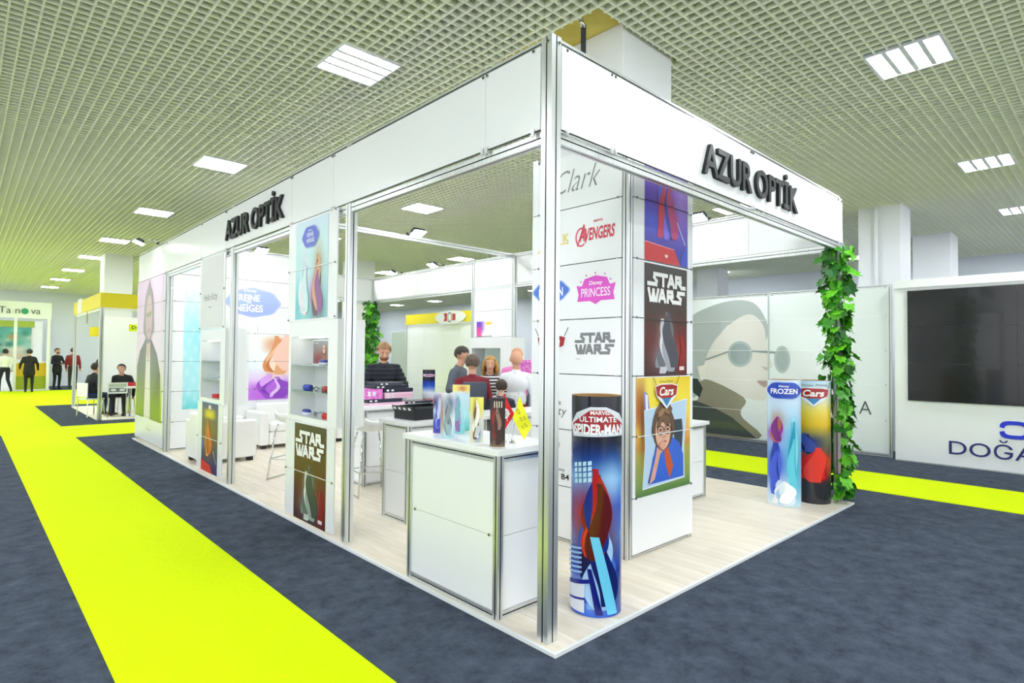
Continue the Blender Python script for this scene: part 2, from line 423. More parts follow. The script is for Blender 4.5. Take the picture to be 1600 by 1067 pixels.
def beam(parent, a, b, w=.045, hgt=.06, name='beam'):
    """horizontal extrusion between two points at the same height (z = centre)"""
    p, s = profile(w, hgt, .008, .01)
    L = math.hypot(b[0]-a[0], b[1]-a[1]); ang = math.atan2(b[1]-a[1], b[0]-a[0])
    o = MB().prism(p, 0, L, axis='x', side=s).obj(name, [ALU, SLOT], parent)
    o.location = a; o.rotation_euler = (0, 0, ang); return o
CLIP = lambda: unit('clip', lambda: MB().cyl((0, 0, 0), (0, -.008, 0), .013, .011, n=10).cyl((0, -.008, 0), (0, -.012, 0), .005, n=6, mi=1).mesh('clip', [CHROME, SLOT]))
def clip(parent, x, y, z, rz): return inst('clip', CLIP(), parent, (x, y, z), rz)
HOOK = lambda: unit('hook', lambda: MB().box((-.012, -.012, -.03), (.012, -.001, .012)).box((-.008, -.016, -.02), (.008, -.012, -.005)).mesh('hook', ALU))
PZ = .02
FASC0, FASC1 = 2.975, 3.468
def booth():
    pf = empty('booth_platform', (0, 0, 0), 0, 'raised white edged booth floor of pale wood planks', 'platform')
    boxo('base', (0, 0, .0005), (5.0, 10.85, .0155), WHITE2, pf)
    for nm, a, b in [('edge_trim', (-.003, -.003, .0), (5.003, .018, PZ)), ('edge_trim', (-.003, .018, .0), (.018, 10.85, PZ)), ('edge_trim', (4.982, .018, 0), (5.003, 10.85, PZ))]:
        boxo(nm, a, b, WHITE2, pf)
    pw = (5.0-.036)/25
    for i in range(25):
        off = [0, .62, .33, .9][i % 4]
        y = .018-off
        while y < 10.85:
            y0 = max(y, .018); y1 = min(y+1.2, 10.85)
            if y1-y0 > .03: 
                me = unit(('plank', round(y1-y0, 3)), lambda: MB().box((-pw/2+.0006, -(y1-y0)/2+.0006, 0), (pw/2-.0006, (y1-y0)/2-.0006, .0045)).mesh('plank', WOOD))
                inst('plank', me, pf, (.018+pw*(i+.5), (y0+y1)/2, .0152))
            y += 1.2
    B = empty('exhibition_booth', (0, 0, PZ), 0, 'white and aluminium exhibition booth frame with high fascia', 'booth')
    Bz = -PZ
    P = [(.083, .14), (.083, 2.53), (.083, 5.55), (.083, 8.72), (.083, 10.79), (4.93, .14), (4.96, 5.58), (4.96, 6.74), (4.96, 10.68), (3.0, 8.72)]
    for i, (x, y) in enumerate(P): post(B, x, y, 0, 3.515+Bz if i == 0 else 3.49+Bz, .082 if i < 1 else .075)
    # ring beams: front-left run, right run, back run, far run
    for z, hh in ((2.93+Bz, .07), (3.492+Bz, .045)):
        beam(B, (.083, .18, z), (.083, 10.83, z), .05, hh)
        beam(B, (.12, .14, z), (4.93, .14, z), .05, hh)
        beam(B, (4.96, .14, z), (4.96, 10.68, z), .05, hh)
        beam(B, (3.0, 10.68, z), (4.96, 10.68, z), .05, hh)
    beam(B, (.083, 5.55, 3.47+Bz), (4.96, 5.58, 3.47+Bz), .05, .075)
    beam(B, (.1, 8.72, 3.47+Bz), (3.0, 8.72, 3.47+Bz), .05, .06)
    # fascia panels
    T = .012
    def fp(seg, axis, pos, face):
        for a, b in zip(seg, seg[1:]):
            if axis == 'y': o = boxo('fascia_panel', (pos-T/2, a+.002, FASC0+Bz), (pos+T/2, b-.002, FASC1+Bz), WHITE, B)
            else: o = boxo('fascia_panel', (a+.002, pos-T/2, FASC0+Bz), (b-.002, pos+T/2, FASC1+Bz), WHITE, B)
    fp([.185, .68, 2.80, 3.72, 5.76, 6.82, 8.76, 10.835], 'y', .046, -1)
    fp([.128, .62, 2.63, 4.84, 4.975], 'x', .104, -1)
    fp([.18, 1.2, 2.6, 4.0, 5.54], 'y', 4.965, 1); fp([6.78, 8.1, 9.4, 10.64], 'y', 4.965, 1)
    fp([3.05, 3.9, 4.9], 'x', 10.68, -1)
    # dark strips standing in for the shade in the gaps along the fascia edges
    for z in (FASC0+Bz-.006, FASC1+Bz+.002):
        boxo('gap_shade_strip', (.043, .185, z), (.05, 10.9, z+.004), SEAM, B); boxo('gap_shade_strip', (.128, .1, z), (4.95, .108, z+.004), SEAM, B)
    for y in (.24, .66, .70, 2.78, 2.82, 3.70, 3.74, 5.74, 5.78, 6.8, 8.74):
        clip(B, .04, y, FASC1+Bz-.015, FACE_L)
        inst('hook', HOOK(), B, (.04, y, FASC0+Bz), FACE_L)
    for x in (.17, .6, .64, 2.61, 2.65, 4.82, 4.93):
        clip(B, x, .098, FASC1+Bz-.015, 0); inst('hook', HOOK(), B, (x, .098, FASC0+Bz), 0)
    for x, y, rz in ((.042, .125, FACE_L), (.1, .099, 0)): clip(B, x, y, 3.475+Bz, rz)
    # far outer wall panels (left end), storage wall, rear pier
    zs = [.06, .5, 1.0, 1.5, 2.0, 2.5, 2.955]
    for a, b in zip(zs, zs[1:]):
        boxo('wall_panel', (.032, 8.765, a+.003+Bz), (.044, 10.835, b-.003+Bz), WHITE, B)
        boxo('wall_panel', (.13, 8.69, a+.003+Bz), (1.5, 8.702, b-.003+Bz), WHITE, B)
        boxo('wall_panel', (1.505, 8.69, a+.003+Bz), (2.96, 8.702, b-.003+Bz), WHITE, B)
        boxo('wall_panel', (4.94, 5.625, a+.003+Bz), (4.952, 6.70, b-.003+Bz), WHITE, B)
        for x in (.16, 1.46): clip(B, x, 8.688, b+Bz, 0)
        clip(B, .031, 8.79, b+Bz, FACE_L)
    boxo('wall_panel', (.13, 8.69, 2.96+Bz), (2.96, 8.702, 3.435+Bz), WHITE, B)
    boxo('wall_panel', (4.94, 5.625, 2.96+Bz), (4.952, 6.70, 3.46+Bz), WHITE, B)
    boxo('wall_panel', (3.0, 8.76, .05), (3.012, 10.8, 2.9), WHITE, B)
    boxo('joint_shade_sheet', (.0455, 8.77, .03), (.05, 10.74, 2.95+Bz), SEAM, B)  # dark sheets behind the panels stand in for shade in the joints
    boxo('joint_shade_sheet', (.13, 8.705, .03), (2.96, 8.71, 3.43+Bz), SEAM, B)
    boxo('joint_shade_sheet', (4.954, 5.63, .03), (4.96, 6.7, 3.43+Bz), SEAM, B)
    return B
BOOTH = booth()

def letters3d(name, body, loc, rz, w, h, depth, label, bold=.012, m=None):
    """raised lettering: every letter is a part"""
    o = empty(name, loc, rz, label, 'sign')
    m = m or mat('black_letter', '0c0d10', .5)
    allv, _ = text2d(body, bold); lo, hi = allv.min(0), allv.max(0); sx = w/(hi[0]-lo[0])
    # capital height without diacritics
    capv, _ = text2d('Z', bold); sy = h/(capv[:, 1].max()-capv[:, 1].min()); y0 = capv[:, 1].min()
    # split by letters through growing prefixes
    cu = bpy.data.curves.new('t', 'FONT'); cu.size = 1; cu.offset = bold; cu.resolution_u = 4; cu.extrude = .5; cu.bevel_depth = 0
    tmp = bpy.data.objects.new('t', cu); COL.objects.link(tmp)
    for i, ch in enumerate(body):
        if ch == ' ': continue
        pre, _ = text2d(body[:i+1], bold); one, _ = text2d(ch, bold)
        right = pre[:, 0].max(); x_off = right-one[:, 0].max()
        cu.body = ch
        dg = bpy.context.evaluated_depsgraph_get(); dg.update(); me = bpy.data.meshes.new_from_object(tmp.evaluated_get(dg))
        for v in me.vertices:
            x, y, z = v.co; v.co = ((x+x_off-lo[0])*sx, -(z+.5)*depth, (y-y0)*sy)
        me.flip_normals() if False else None
        me.materials.clear(); me.materials.append(m); me.name = 'letter'
        link(bpy.data.objects.new('letter', me), o)
    bpy.data.objects.remove(tmp)
    return o
letters3d('raised_lettering', 'AZUR OPTİK', (.04, 5.73, 3.075), FACE_L, 1.83, .245, .03, 'black raised letters on the left fascia above the two doorways', .02)
letters3d('raised_lettering', 'AZUR OPTİK', (1.745, .098, 3.075), FACE_R, 1.85, .245, .03, 'black raised letters on the right fascia over the front opening', .02)

# ------------------------------------------------------------------ LOGO TOWER
def tower():
    t = empty('logo_tower', (1.5, .6, PZ), 0, 'tall white square tower of panels with rows of printed logos', 'display tower')
    for x, y in ((.03, .03), (.97, .03), (.03, 1.06), (.97, 1.06)): post(t, x, y, 0, 3.46, .055)
    zs = [.045, .5, 1.0, 1.49, 1.97, 2.455, 2.955, 3.44]; G = .004
    L = []
    for a, b in zip(zs, zs[1:]):
        L.append(boxo('panel', (-.004, .065, a+G-PZ), (.008, 1.085, b-G-PZ), WHITE, t))
        boxo('panel', (.065, -.004, a+G-PZ), (1.0, .008, b-G-PZ), WHITE, t)
        boxo('panel', (.99, .065, a+G-PZ), (1.002, 1.085, b-G-PZ), WHITE, t)
        boxo('panel', (.065, 1.08, a+G-PZ), (.94, 1.092, b-G-PZ), WHITE, t)
        for x in (.105, .965): clip(t, x, -.004, b-PZ, 0)
        for y in (.1, 1.0): clip(t, -.004, y, b-PZ, FACE_L)
    for a, b in (((.012, .012, .03), (.02, 1.075, 3.4)), ((.02, .012, .03), (.985, .02, 3.4))): boxo('gap_shade_sheet', a, b, SEAM, t)  # dark sheets put in as the shade between the tower panels
    for z in (.02,): beam(t, (.03, .03, z), (.97, .03, z), .04, .035); beam(t, (.03, .06, z), (.03, 1.06, z), .04, .035)
    # printed logos, sheet coordinates on the left face: u = 1.685 - y, v = z
    def logo(name, row): return Print()
    U = lambda y: 1.685-y
    def put(p, z0): p.obj('printed_logo', L[z0], mapf=lambda u, v, w: (-.0045-.0003-w, 1.085-u, v-PZ))
    p = Print(); p.text('Clark', U(1.42), 3.10, .5, .2, '7f8486', -.012, .35); put(p, 6)
    p = Print(); p.text('AVENGERS', U(1.11), 2.64, .37, .11, 'd23b52', .03, .12); p.stroke([(U(1.13), 2.61), (U(1.06), 2.78), (U(1.04), 2.63)], .014, 'd23b52')
    p.poly(ellpts(U(1.09), 2.68, .065, .085, 24, .6, 5.4)+ellpts(U(1.09), 2.68, .05, .07, 24, 5.4, .6), 'd8576a'); p.text('MARVEL', U(.95), 2.79, .1, .02, 'd8576a', .02); put(p, 5)
    p = Print(); p.stroke([(U(1.62), 2.60), (U(1.56), 2.63), (U(1.55), 2.72)], .012, 'e6d15a', sq=False); p.text('K', U(1.30), 2.66, .07, .08, 'e3cf5c', .02); p.rect(U(1.40), 2.645, U(1.235), 2.655, 'e3cf5c'); put(p, 5)
    p = Print(); c = U(.93)
    p.poly([(c-.21, 2.26), (c-.15, 2.25), (c-.12, 2.31), (c, 2.335), (c+.12, 2.31), (c+.15, 2.25), (c+.21, 2.26), (c+.185, 2.18), (c+.2, 2.12), (c+.06, 2.12), (c, 2.09), (c-.06, 2.12), (c-.2, 2.12), (c-.185, 2.18)], 'dd4fc6')
    p.text('Disney', c-.07, 2.245, .14, .045, 'ffffff', .01, .1); p.text('PRINCESS', c-.155, 2.155, .31, .075, 'fbeefb', .005)
    for du, dv in ((-.16, 2.29), (-.1, 2.34), (.1, 2.34), (.16, 2.29), (0, 2.355)): p.ell(c+du, dv, .008, .008, 'dd4fc6', n=8)
    put(p, 4); p = Print(); snow_crest(p, U(1.445), 2.235, .42, .19, '4d78d0', [('FROZEN', 0, -.05, .7, .42)], rim='a9bde8'); put(p, 4)
    p = Print(); space_title(p, U(1.14), 1.665, .40, .185, '7b7d80', .29); p.text('Disney', U(1.14), 1.615, .05, .018, '9a9a9a'); put(p, 3)
    p = Print(); race_logo(p, U(1.435), 1.76, .36); put(p, 3)
    p = Print(); p.text('Kitty', U(1.5), 1.1, .24, .1, '2a2a2a', -.01, .2); p.text('E', U(1.34), 1.215, .03, .03, '2a2a2a', .02); put(p, 2)
    p = Print(); p.text('my', U(1.33), .62, .07, .03, '555555'); p.text('B4', U(1.30), .56, .09, .05, '1c1c1c', .02); put(p, 1)
    return t
tower()
# tall posters on the tower's right face
def tower_posters():
    y = .5955
    # purple poster
    b = board('wall_poster', (1.715, y, 2.46), 0, .685, .96, 'blue and purple poster at the top of the tower behind the fascia', t=.003)
    def f(U, V):
        c = vgrad(V, (0, '2a2a9a'), (.35, '5038b8'), (.7, '6a3cc4'), (1, '3a2fb0')); c = mixc(c, 'b98fe6', .8*blob(U, V, .85, .6, .3, .3)); c = mixc(c, '3b63d8', .7*blob(U, V, .2, .35, .22, .12))
        c = mixc(c, 'c8285a', .6*blob(U, V, .45, .5, .16, .2)); return c
    p = Print(); p.grid(0, 0, .685, .96, f); p.poly([(0, 0), (.56, 0), (.46, .13), (0, .15)], 'd0222c'); p.poly([(0, .15), (.46, .13), (.46, .138), (0, .16)], 'e88aa0'); p.poly([(.56, 0), (.685, 0), (.685, .2), (.6, .14)], '2845c8')
    p.ribbons(8, .33, .2, .93, .26, 6, ['c8285a', '4a55d0', 'd2304a', '7a6ae0', '3a3aa8', 'b83a7a'], .13); p.rect(.3, .05, .345, .075, 'f4dada'); p.stroke([(.5, .38), (.63, .2)], .008, 'd8f0ff')
    p.stroke([(0, .5+.004), (.685, .5+.004)], .008, '24203a', sq=False)
    p.obj('printed_picture', b, y0=-.0034)
    # dark poster with block title
    dark_title((1.715, y, 1.485), 0, .675, .95, 'dark maroon poster with white block title on the tower', False)
    # yellow desert poster with a framed portrait
    b = board('wall_poster', (1.60, y-.001, .50), 0, .845, .975, 'yellow poster with a framed photo of a boy in glasses', t=.003)
    def g(U, V):
        c = vgrad(V, (0, '4d7a3c'), (.1, '7f9a55'), (.36, 'b0a44a'), (.4, 'c98a3a'), (.55, 'efcf4a'), (.8, 'f3dc3c'), (1, 'e9c81e')); c = mixc(c, 'b05a1e', .95*blob(U, V, .06, .78, .09, .22, 4)); c = mixc(c, '5a2c16', .8*blob(U, V, .12, .62, .05, .3)); c = mixc(c, 'd98ab0', .5*blob(U, V, .9, .55, .07, .1)); return mixc(c, 'f7ee9a', .5*blob(U, V, .3, .95, .4, .12))
    p = Print(); p.grid(0, 0, .845, .975, g, 30, 36)
    p.poly([(.11, .86), (.17, .84), (.2, .7), (.13, .68)], '7a86d8'); p.poly([(.13, .84), (.165, .83), (.175, .70), (.145, .70)], 'e6eefc')
    q = [(.10, .06), (.745, .08), (.735, .34), (.785, .77), (.12, .70), (.135, .4)]
    p.poly([(u+(.42-u)*-.02, v+(.4-v)*-.02) for u, v in q], 'eef4fa'); p.poly(q, 'b9d3ea')
    # chair, shirt, arm, neck, head
    p.poly([(.56, .60), (.70, .60), (.72, .5), (.70, .3), (.58, .36)], '2d3b4c'); p.poly([(.17, .1), (.3, .44), (.36, .46), (.34, .1)], '26384a')
    p.poly([(.18, .085), (.24, .30), (.30, .40), (.42, .45), (.55, .45), (.66, .39), (.725, .28), (.73, .09)], '2f62d0'); p.poly([(.40, .42), (.46, .40), (.56, .2), (.50, .1), (.44, .22)], 'c8552e')
    p.poly([(.19, .085), (.27, .12), (.35, .32), (.45, .38), (.41, .42), (.31, .40), (.28, .30)], 'dca48c')
    p.ell(.40, .55, .165, .2, '5d4433'); p.ell(.395, .52, .118, .165, 'e4b29a'); p.poly(ellpts(.395, .62, .15, .09, 20, 0, math.pi)+[(.27, .55), (.30, .6), (.37, .585), (.45, .615), (.52, .55)], '6e523c')
    for (u, v, a, c) in ((.27, .62, 1.1, '5d4433'), (.25, .55, 1.4, '5d4433'), (.53, .62, -1.0, '5d4433'), (.55, .54, -1.4, '5d4433'), (.33, .71, .6, '6e523c'), (.47, .72, -.5, '6e523c'), (.40, .745, .1, '5d4433'), (.34, .60, .9, '6e523c'), (.43, .60, -.7, '6e523c')): p.ell(u, v, .07, .026, c, rot=a)
    p.ell(.36, .675, .06, .025, '9a7650', rot=.5); p.ell(.45, .68, .05, .02, '8a6846', rot=-.4)
    for u in (.345, .455): p.poly(ellpts(u, .525, .05, .04)+ellpts(u, .525, .042, .032)[::-1]+[ellpts(u, .525, .042, .032)[0]], '1c1c22'); p.ell(u, .527, .017, .011, '46322a')
    p.stroke([(.392, .53), (.41, .53)], .008, '1c1c22'); p.stroke([(.385, .47), (.40, .462), (.415, .47)], .006, 'b97d68'); p.poly([(.355, .425), (.40, .412), (.445, .428), (.40, .435)], 'a8434a')
    p.poly(ellpts(.375, .4, .05, .03), 'dca48c')
    p.text('Disney PIXAR', .33, .925, .2, .022, '3a2f1c'); race_logo(p, .43, .84, .36)
    p.stroke([(0, .5), (.845, .5)], .007, 'e8eef2', sq=False)
    p.obj('printed_picture', b, y0=-.0034)
def dark_title(loc, rz, w, h, label, olive):
    b = board('wall_poster', loc, rz, w, h, label, t=.003)
    def f(U, V):
        c = vgrad(V, (0, '3a0f12'), (.35, '5a1a16'), (.6, '3d2a20'), (1, '302a28')) if not olive else vgrad(V, (0, '3a1412'), (.3, '5a2a12'), (.5, '57360f'), (.8, '55450e'), (1, '474012'))
        c = mixc(c, 'a8251c', .75*blob(U, V, .86, .18, .13, .2)); g = .78*blob(U, V, .48, .38, .17, .13)+.8*blob(U, V, .48, .16, .3, .13); g = np.clip(g, 0, .85)
        c = mixc(c, 'a9aab4' if not olive else '9fb0a4', g); c = mixc(c, '2a2a30', .5*blob(U, V, .55, .03, .25, .06)); return c
    p = Print(); p.grid(0, 0, w, h, f); p.ribbons(5, w*.5, h*.02, h*.6, w*.36, 6, ['8d8e98', 'c4c5cc', '6a6b74', 'dcdce2', '9fa0aa', '4a4a54'] if not olive else ['7f9488', 'c4ccc0', '5f7066', 'd8ded2', '93a698', '44503e'], w*.24); p.ribbons(6, w*.86, h*.02, h*.4, w*.1, 2, ['a8251c', '8a1c18'], w*.1); space_title(p, w*.08, h*.66, w*.84, h*.27, 'f4f4f2', .29)
    p.rect(w*.8, h*.05, w*.92, h*.085, 'e8d4d4')
    p.stroke([(0, h*.5), (w, h*.5)], .008, '26262c' if not olive else 'e8e8e0', sq=False)
    p.obj('printed_picture', b, y0=-.0034); return b
tower_posters()

# ------------------------------------------------------------------ SHOWCASE BAYS IN THE LEFT SIDE
GLASS = mat('shelf_glass', 'cfe6e0', .05, trans=.85)
def eyeglasses(loc, rz, col, label):
    o = empty('eyeglasses', loc, rz, label, 'eyeglasses', 'glasses in the showcases'); m = mat('specs_'+col, col, .3)
    for s in (-1, 1):
        MB().tube([(s*.034+.026*math.cos(t), 0, .022+.02*math.sin(t)) for t in [2*math.pi*i/14 for i in range(15)]], .0026, 5).obj('rim', m, o)
        MB().tube([(s*.062, 0, .03), (s*.066, .09, .03), (s*.064, .13, .012)], .0022, 5).obj('temple', m, o)
    MB().tube([(-.008, 0, .026), (0, -.002, .029), (.008, 0, .026)], .0025, 5).obj('bridge', m, o)
def case(loc, rz, c1, c2, label):
    o = empty('spectacle_case', loc, rz, label, 'glasses case', 'spectacle cases in the showcases')
    def half(z0, z1, nm, c):
        mb = MB(); ring = lambda k: [(.075*k*math.copysign(abs(math.cos(t))**.7, math.cos(t)), .03*k*math.copysign(abs(math.sin(t))**.7, math.sin(t))) for t in [2*math.pi*i/16 for i in range(16)]]
        lv = [(z0, .96), (z0+(z1-z0)*.3, 1.0), (z0+(z1-z0)*.7, .96), (z1, .8)] if z1 > z0 else []
        if nm == 'base': lv = [(0, .82), (.008, .96), (.02, 1.0), (.026, 1.0)]
        else: lv = [(.027, 1.0), (.035, .99), (.046, .92), (.054, .7)]
        vs = [(x, y, z) for z, k in lv for x, y in ring(k)]; fs = [(j*16+i, j*16+(i+1) % 16, (j+1)*16+(i+1) % 16, (j+1)*16+i) for j in range(3) for i in range(16)]+[tuple(range(15, -1, -1)), tuple(range(48, 64))]
        mb.add(vs, fs).obj(nm, mat('case_'+c, c, .4), o, smooth=True)
    half(0, .026, 'base', c2); half(.027, .054, 'lid', c1)
def framed_ad(loc, rz, w, h, label):
    b = board('framed_photo', loc, rz, w, h, label, 'picture', m=WHITE2, t=.012)
    p = Print(); p.grid(.01, .01, w-.01, h-.01, lambda U, V: mixc(mixc(vgrad(V, (0, '8a6a5c'), (1, '7c8486')), '7fae34', .9*blob(U, V, .85, .7, .2, .4, 4)), '8c2430', .9*blob(U, V, .22, .2, .16, .3)), 20, 14)
    p.ell(w*.42, h*.42, w*.09, h*.36, '6b452c'); p.ell(w*.41, h*.62, w*.05, h*.17, 'd8a68c'); p.poly([(w*.3, .012), (w*.36, h*.38), (w*.47, h*.38), (w*.55, .012)], '8c5a3c'); p.poly([(w*.33, .012), (w*.37, h*.24), (w*.42, .012)], 'e8e6e2')
    p.stroke([(w*.365, h*.64), (w*.455, h*.66)], .006, '3a2018'); p.text('Lagoo', w*.08, h*.84, w*.16, h*.07, 'f0f0f0')
    p.obj('printed_picture', b, y0=-.0125)
def bay(y_left, label, kind):
    """white vitrine box in the side wall; local x runs to the viewer's right"""
    s = empty('display_showcase', (.046, y_left, 0), FACE_L, label, 'showcase')
    w, d, z0, z1 = 1.06, .27, .985, 1.965; oL, oR, oT, oB = .05, .875, 1.815, 1.035
    boxo('side_panel', (0, 0, z0), (oL, d, z1), WHITE, s); boxo('side_panel', (oR, 0, z0), (w, d, z1), WHITE, s)
    boxo('top_panel', (oL, 0, oT), (oR, d, z1), WHITE, s); boxo('bottom_panel', (oL, 0, z0), (oR, d, oB), WHITE, s)
    boxo('back_panel', (oL, d-.014, oB), (oR, d-.002, oT), WHITE2, s)
    boxo('added_light_strip', (oL+.05, .06, oT-.012), (oR-.05, .1, oT-.001), mat('added_glow', 'ffffff', .5, emit=4.), s)  # glowing strip added under the top panel to brighten the interior
    for z in (1.275, 1.53): boxo('glass_shelf', (oL+.002, .015, z), (oR-.002, d-.02, z+.008), GLASS, s)
    B = BOOTH
    for z0, z1 in ((.05, .495), (.503, .98), (1.97, 2.47), (2.478, 2.962)):
        boxo('wall_panel', (.03, y_left-1.06, z0-PZ), (.042, y_left+.005, z1-PZ), WHITE, B)
    for z in (.499, 1.985, 2.474, 2.95):
        for y in (y_left-.02, y_left-1.03): clip(B, .03, y, z-PZ, FACE_L)
    return s
bay(3.745, 'white showcase box beside the large front opening, holding spectacle cases', 'B')
bay(6.80, 'white showcase box between the two left doorways, holding red and blue cases', 'A')
dark_title((.0295, 3.52, .045), FACE_L, .69, .925, 'olive brown poster with white block title low on the left side', True)
def bay_posters():
    x = .0295
    b = board('wall_poster', (x, 3.56, 1.985), FACE_L, .70, .96, 'pale turquoise poster with a blue crest above the nearer showcase', t=.003)
    def f(U, V):
        c = vgrad(V, (0, '7fd0d6'), (.4, 'a5dfe4'), (.75, 'c6ecf0'), (1, 'cfe3f6')); c = mixc(c, 'cf4fb8', .75*blob(U, V, .62, .3, .17, .1)); c = mixc(c, '4a3a44', .75*blob(U, V, .72, .1, .2, .14)); c = mixc(c, 'c08a5c', .7*blob(U, V, .72, .52, .14, .22)); c = mixc(c, 'f0dce6', .8*blob(U, V, .28, .42, .14, .25)); return mixc(c, '4fb8c0', .6*blob(U, V, .08, .15, .15, .15))
    p = Print(); p.grid(0, 0, .7, .96, f); p.ribbons(9, .48, .02, .62, .18, 5, ['b83aa6', 'c08a5c', '4a3a44', 'd8a074', '8a4a8a'], .13); p.ribbons(10, .2, .02, .6, .16, 5, ['e6f0f6', 'b8dde4', 'f0dce6', '9ad4dc', 'cfe8ee'], .11); snow_crest(p, .33, .79, .34, .2, '4a5fd0', [('Disney', 0, .3, .26, .12), ('REINE', 0, .1, .42, .2), ('NEIGES', .02, -.18, .5, .2)], 'eef2ff', rim='9db2ec')
    p.stroke([(0, .49), (.7, .49)], .008, 'eef4f4', sq=False); p.obj('printed_picture', b, y0=-.0034)
    b = board('wall_poster', (x, 6.74, 1.985), FACE_L, .92, .96, 'light grey sheet with handwritten style name above the farther showcase', t=.003, m=mat('grey_sheet', 'e2e2e4', .5))
    p = Print(); p.text('Hello Kitty', .13, .34, .58, .12, '3c3436', -.008, .2); p.rect(.36, .27, .45, .285, '9a9294'); p.obj('printed_picture', b, y0=-.0034)
    b = board('wall_poster', (x, 6.58, .06), FACE_L, .68, .92, 'dark blue and orange poster below the farther showcase', t=.003)
    def g(U, V):
        c = vgrad(V, (0, '36306a'), (.3, '4a4052'), (.6, '6a5638'), (1, '343a7e')); c = mixc(c, 'd8701c', .85*blob(U, V, .42, .5, .2, .25)); c = mixc(c, 'e8d21c', .9*blob(U, V, .5, .84, .35, .07, 4)); c = mixc(c, '4a6ad0', .7*blob(U, V, .1, .38, .1, .1)); return c
    p = Print(); p.grid(0, 0, .68, .92, g); p.ribbons(11, .3, .2, .72, .2, 5, ['e07a1c', 'a8501a', 'f0a030', '7a4a22', 'd8661a'], .13); p.poly([(0, 0), (.5, 0), (.4, .1), (0, .15)], 'd83a1c'); p.rect(.3, .84, .4, .89, 'f0dce0'); p.stroke([(.52, .3), (.64, .15)], .012, 'd8f4f4'); p.stroke([(0, .45), (.68, .45)], .008, 'eef0f0', sq=False); p.obj('printed_picture', b, y0=-.0034)
bay_posters()
def showcase_items():
    # nearer showcase: y = 3.745 - u
    def W(u, d, z): return (.046+d, 3.745-u, z)
    framed_ad((.046+.2, 3.60, 1.539), FACE_L, .62, .25, 'framed photo of a woman on the top shelf of the nearer showcase')
    case(W(.62, .08, 1.539), FACE_L, '3a3a8c', 'd8d8ea', 'dark blue and white case lying before the framed photo')
    case(W(.24, .1, 1.284), FACE_L+.1, '2b3fae', '2b3fae', 'blue case on the middle shelf of the nearer showcase')
    eyeglasses(W(.42, .08, 1.284), FACE_L+.3, '1c1c24', 'black glasses on the middle shelf of the nearer showcase')
    case(W(.66, .09, 1.284), FACE_L-.1, 'b3241f', '8c1b1b', 'dark red case on the middle shelf of the nearer showcase')
    case(W(.22, .1, 1.036), FACE_L, '33409a', 'e6e8f4', 'blue case with white base on the floor of the nearer showcase')
    eyeglasses(W(.42, .1, 1.036), FACE_L-.2, '24242c', 'black glasses standing on the floor of the nearer showcase')
    case(W(.74, .08, 1.036), FACE_L+.4, 'c81c1c', 'c81c1c', 'bright red case at the right end of the nearer showcase floor')
    b = board('small_card', W(.6, .22, 1.285), FACE_L, .16, .2, 'pale blue card leaning at the back of the middle shelf', 'card', mat('pale_blue_card', 'a8cfe6', .5))
    b = board('small_card', W(.6, .22, 1.037), FACE_L, .2, .14, 'blank white card at the back of the showcase floor', 'card', WHITE2)
    def V(u, d, z): return (.046+d, 6.80-u, z)
    case(V(.62, .1, 1.284), FACE_L, '3d6ab0', 'e8eef4', 'light blue case on the middle shelf of the farther showcase')
    eyeglasses(V(.78, .08, 1.284), FACE_L, '6a7a90', 'grey glasses on the middle shelf of the farther showcase')
    eyeglasses(V(.70, .08, 1.539), FACE_L, '2a2024', 'dark glasses on the upper shelf of the farther showcase')
    case(V(.80, .12, 1.539), FACE_L, '8c2a34', '2a2024', 'dark red case on the upper shelf of the farther showcase')
    case(V(.40, .1, 1.036), FACE_L+.3, 'd0202c', 'd0202c', 'red case on the floor of the farther showcase')
    eyeglasses(V(.62, .08, 1.036), FACE_L+.2, 'c02030', 'red glasses on the floor of the farther showcase')
showcase_items()

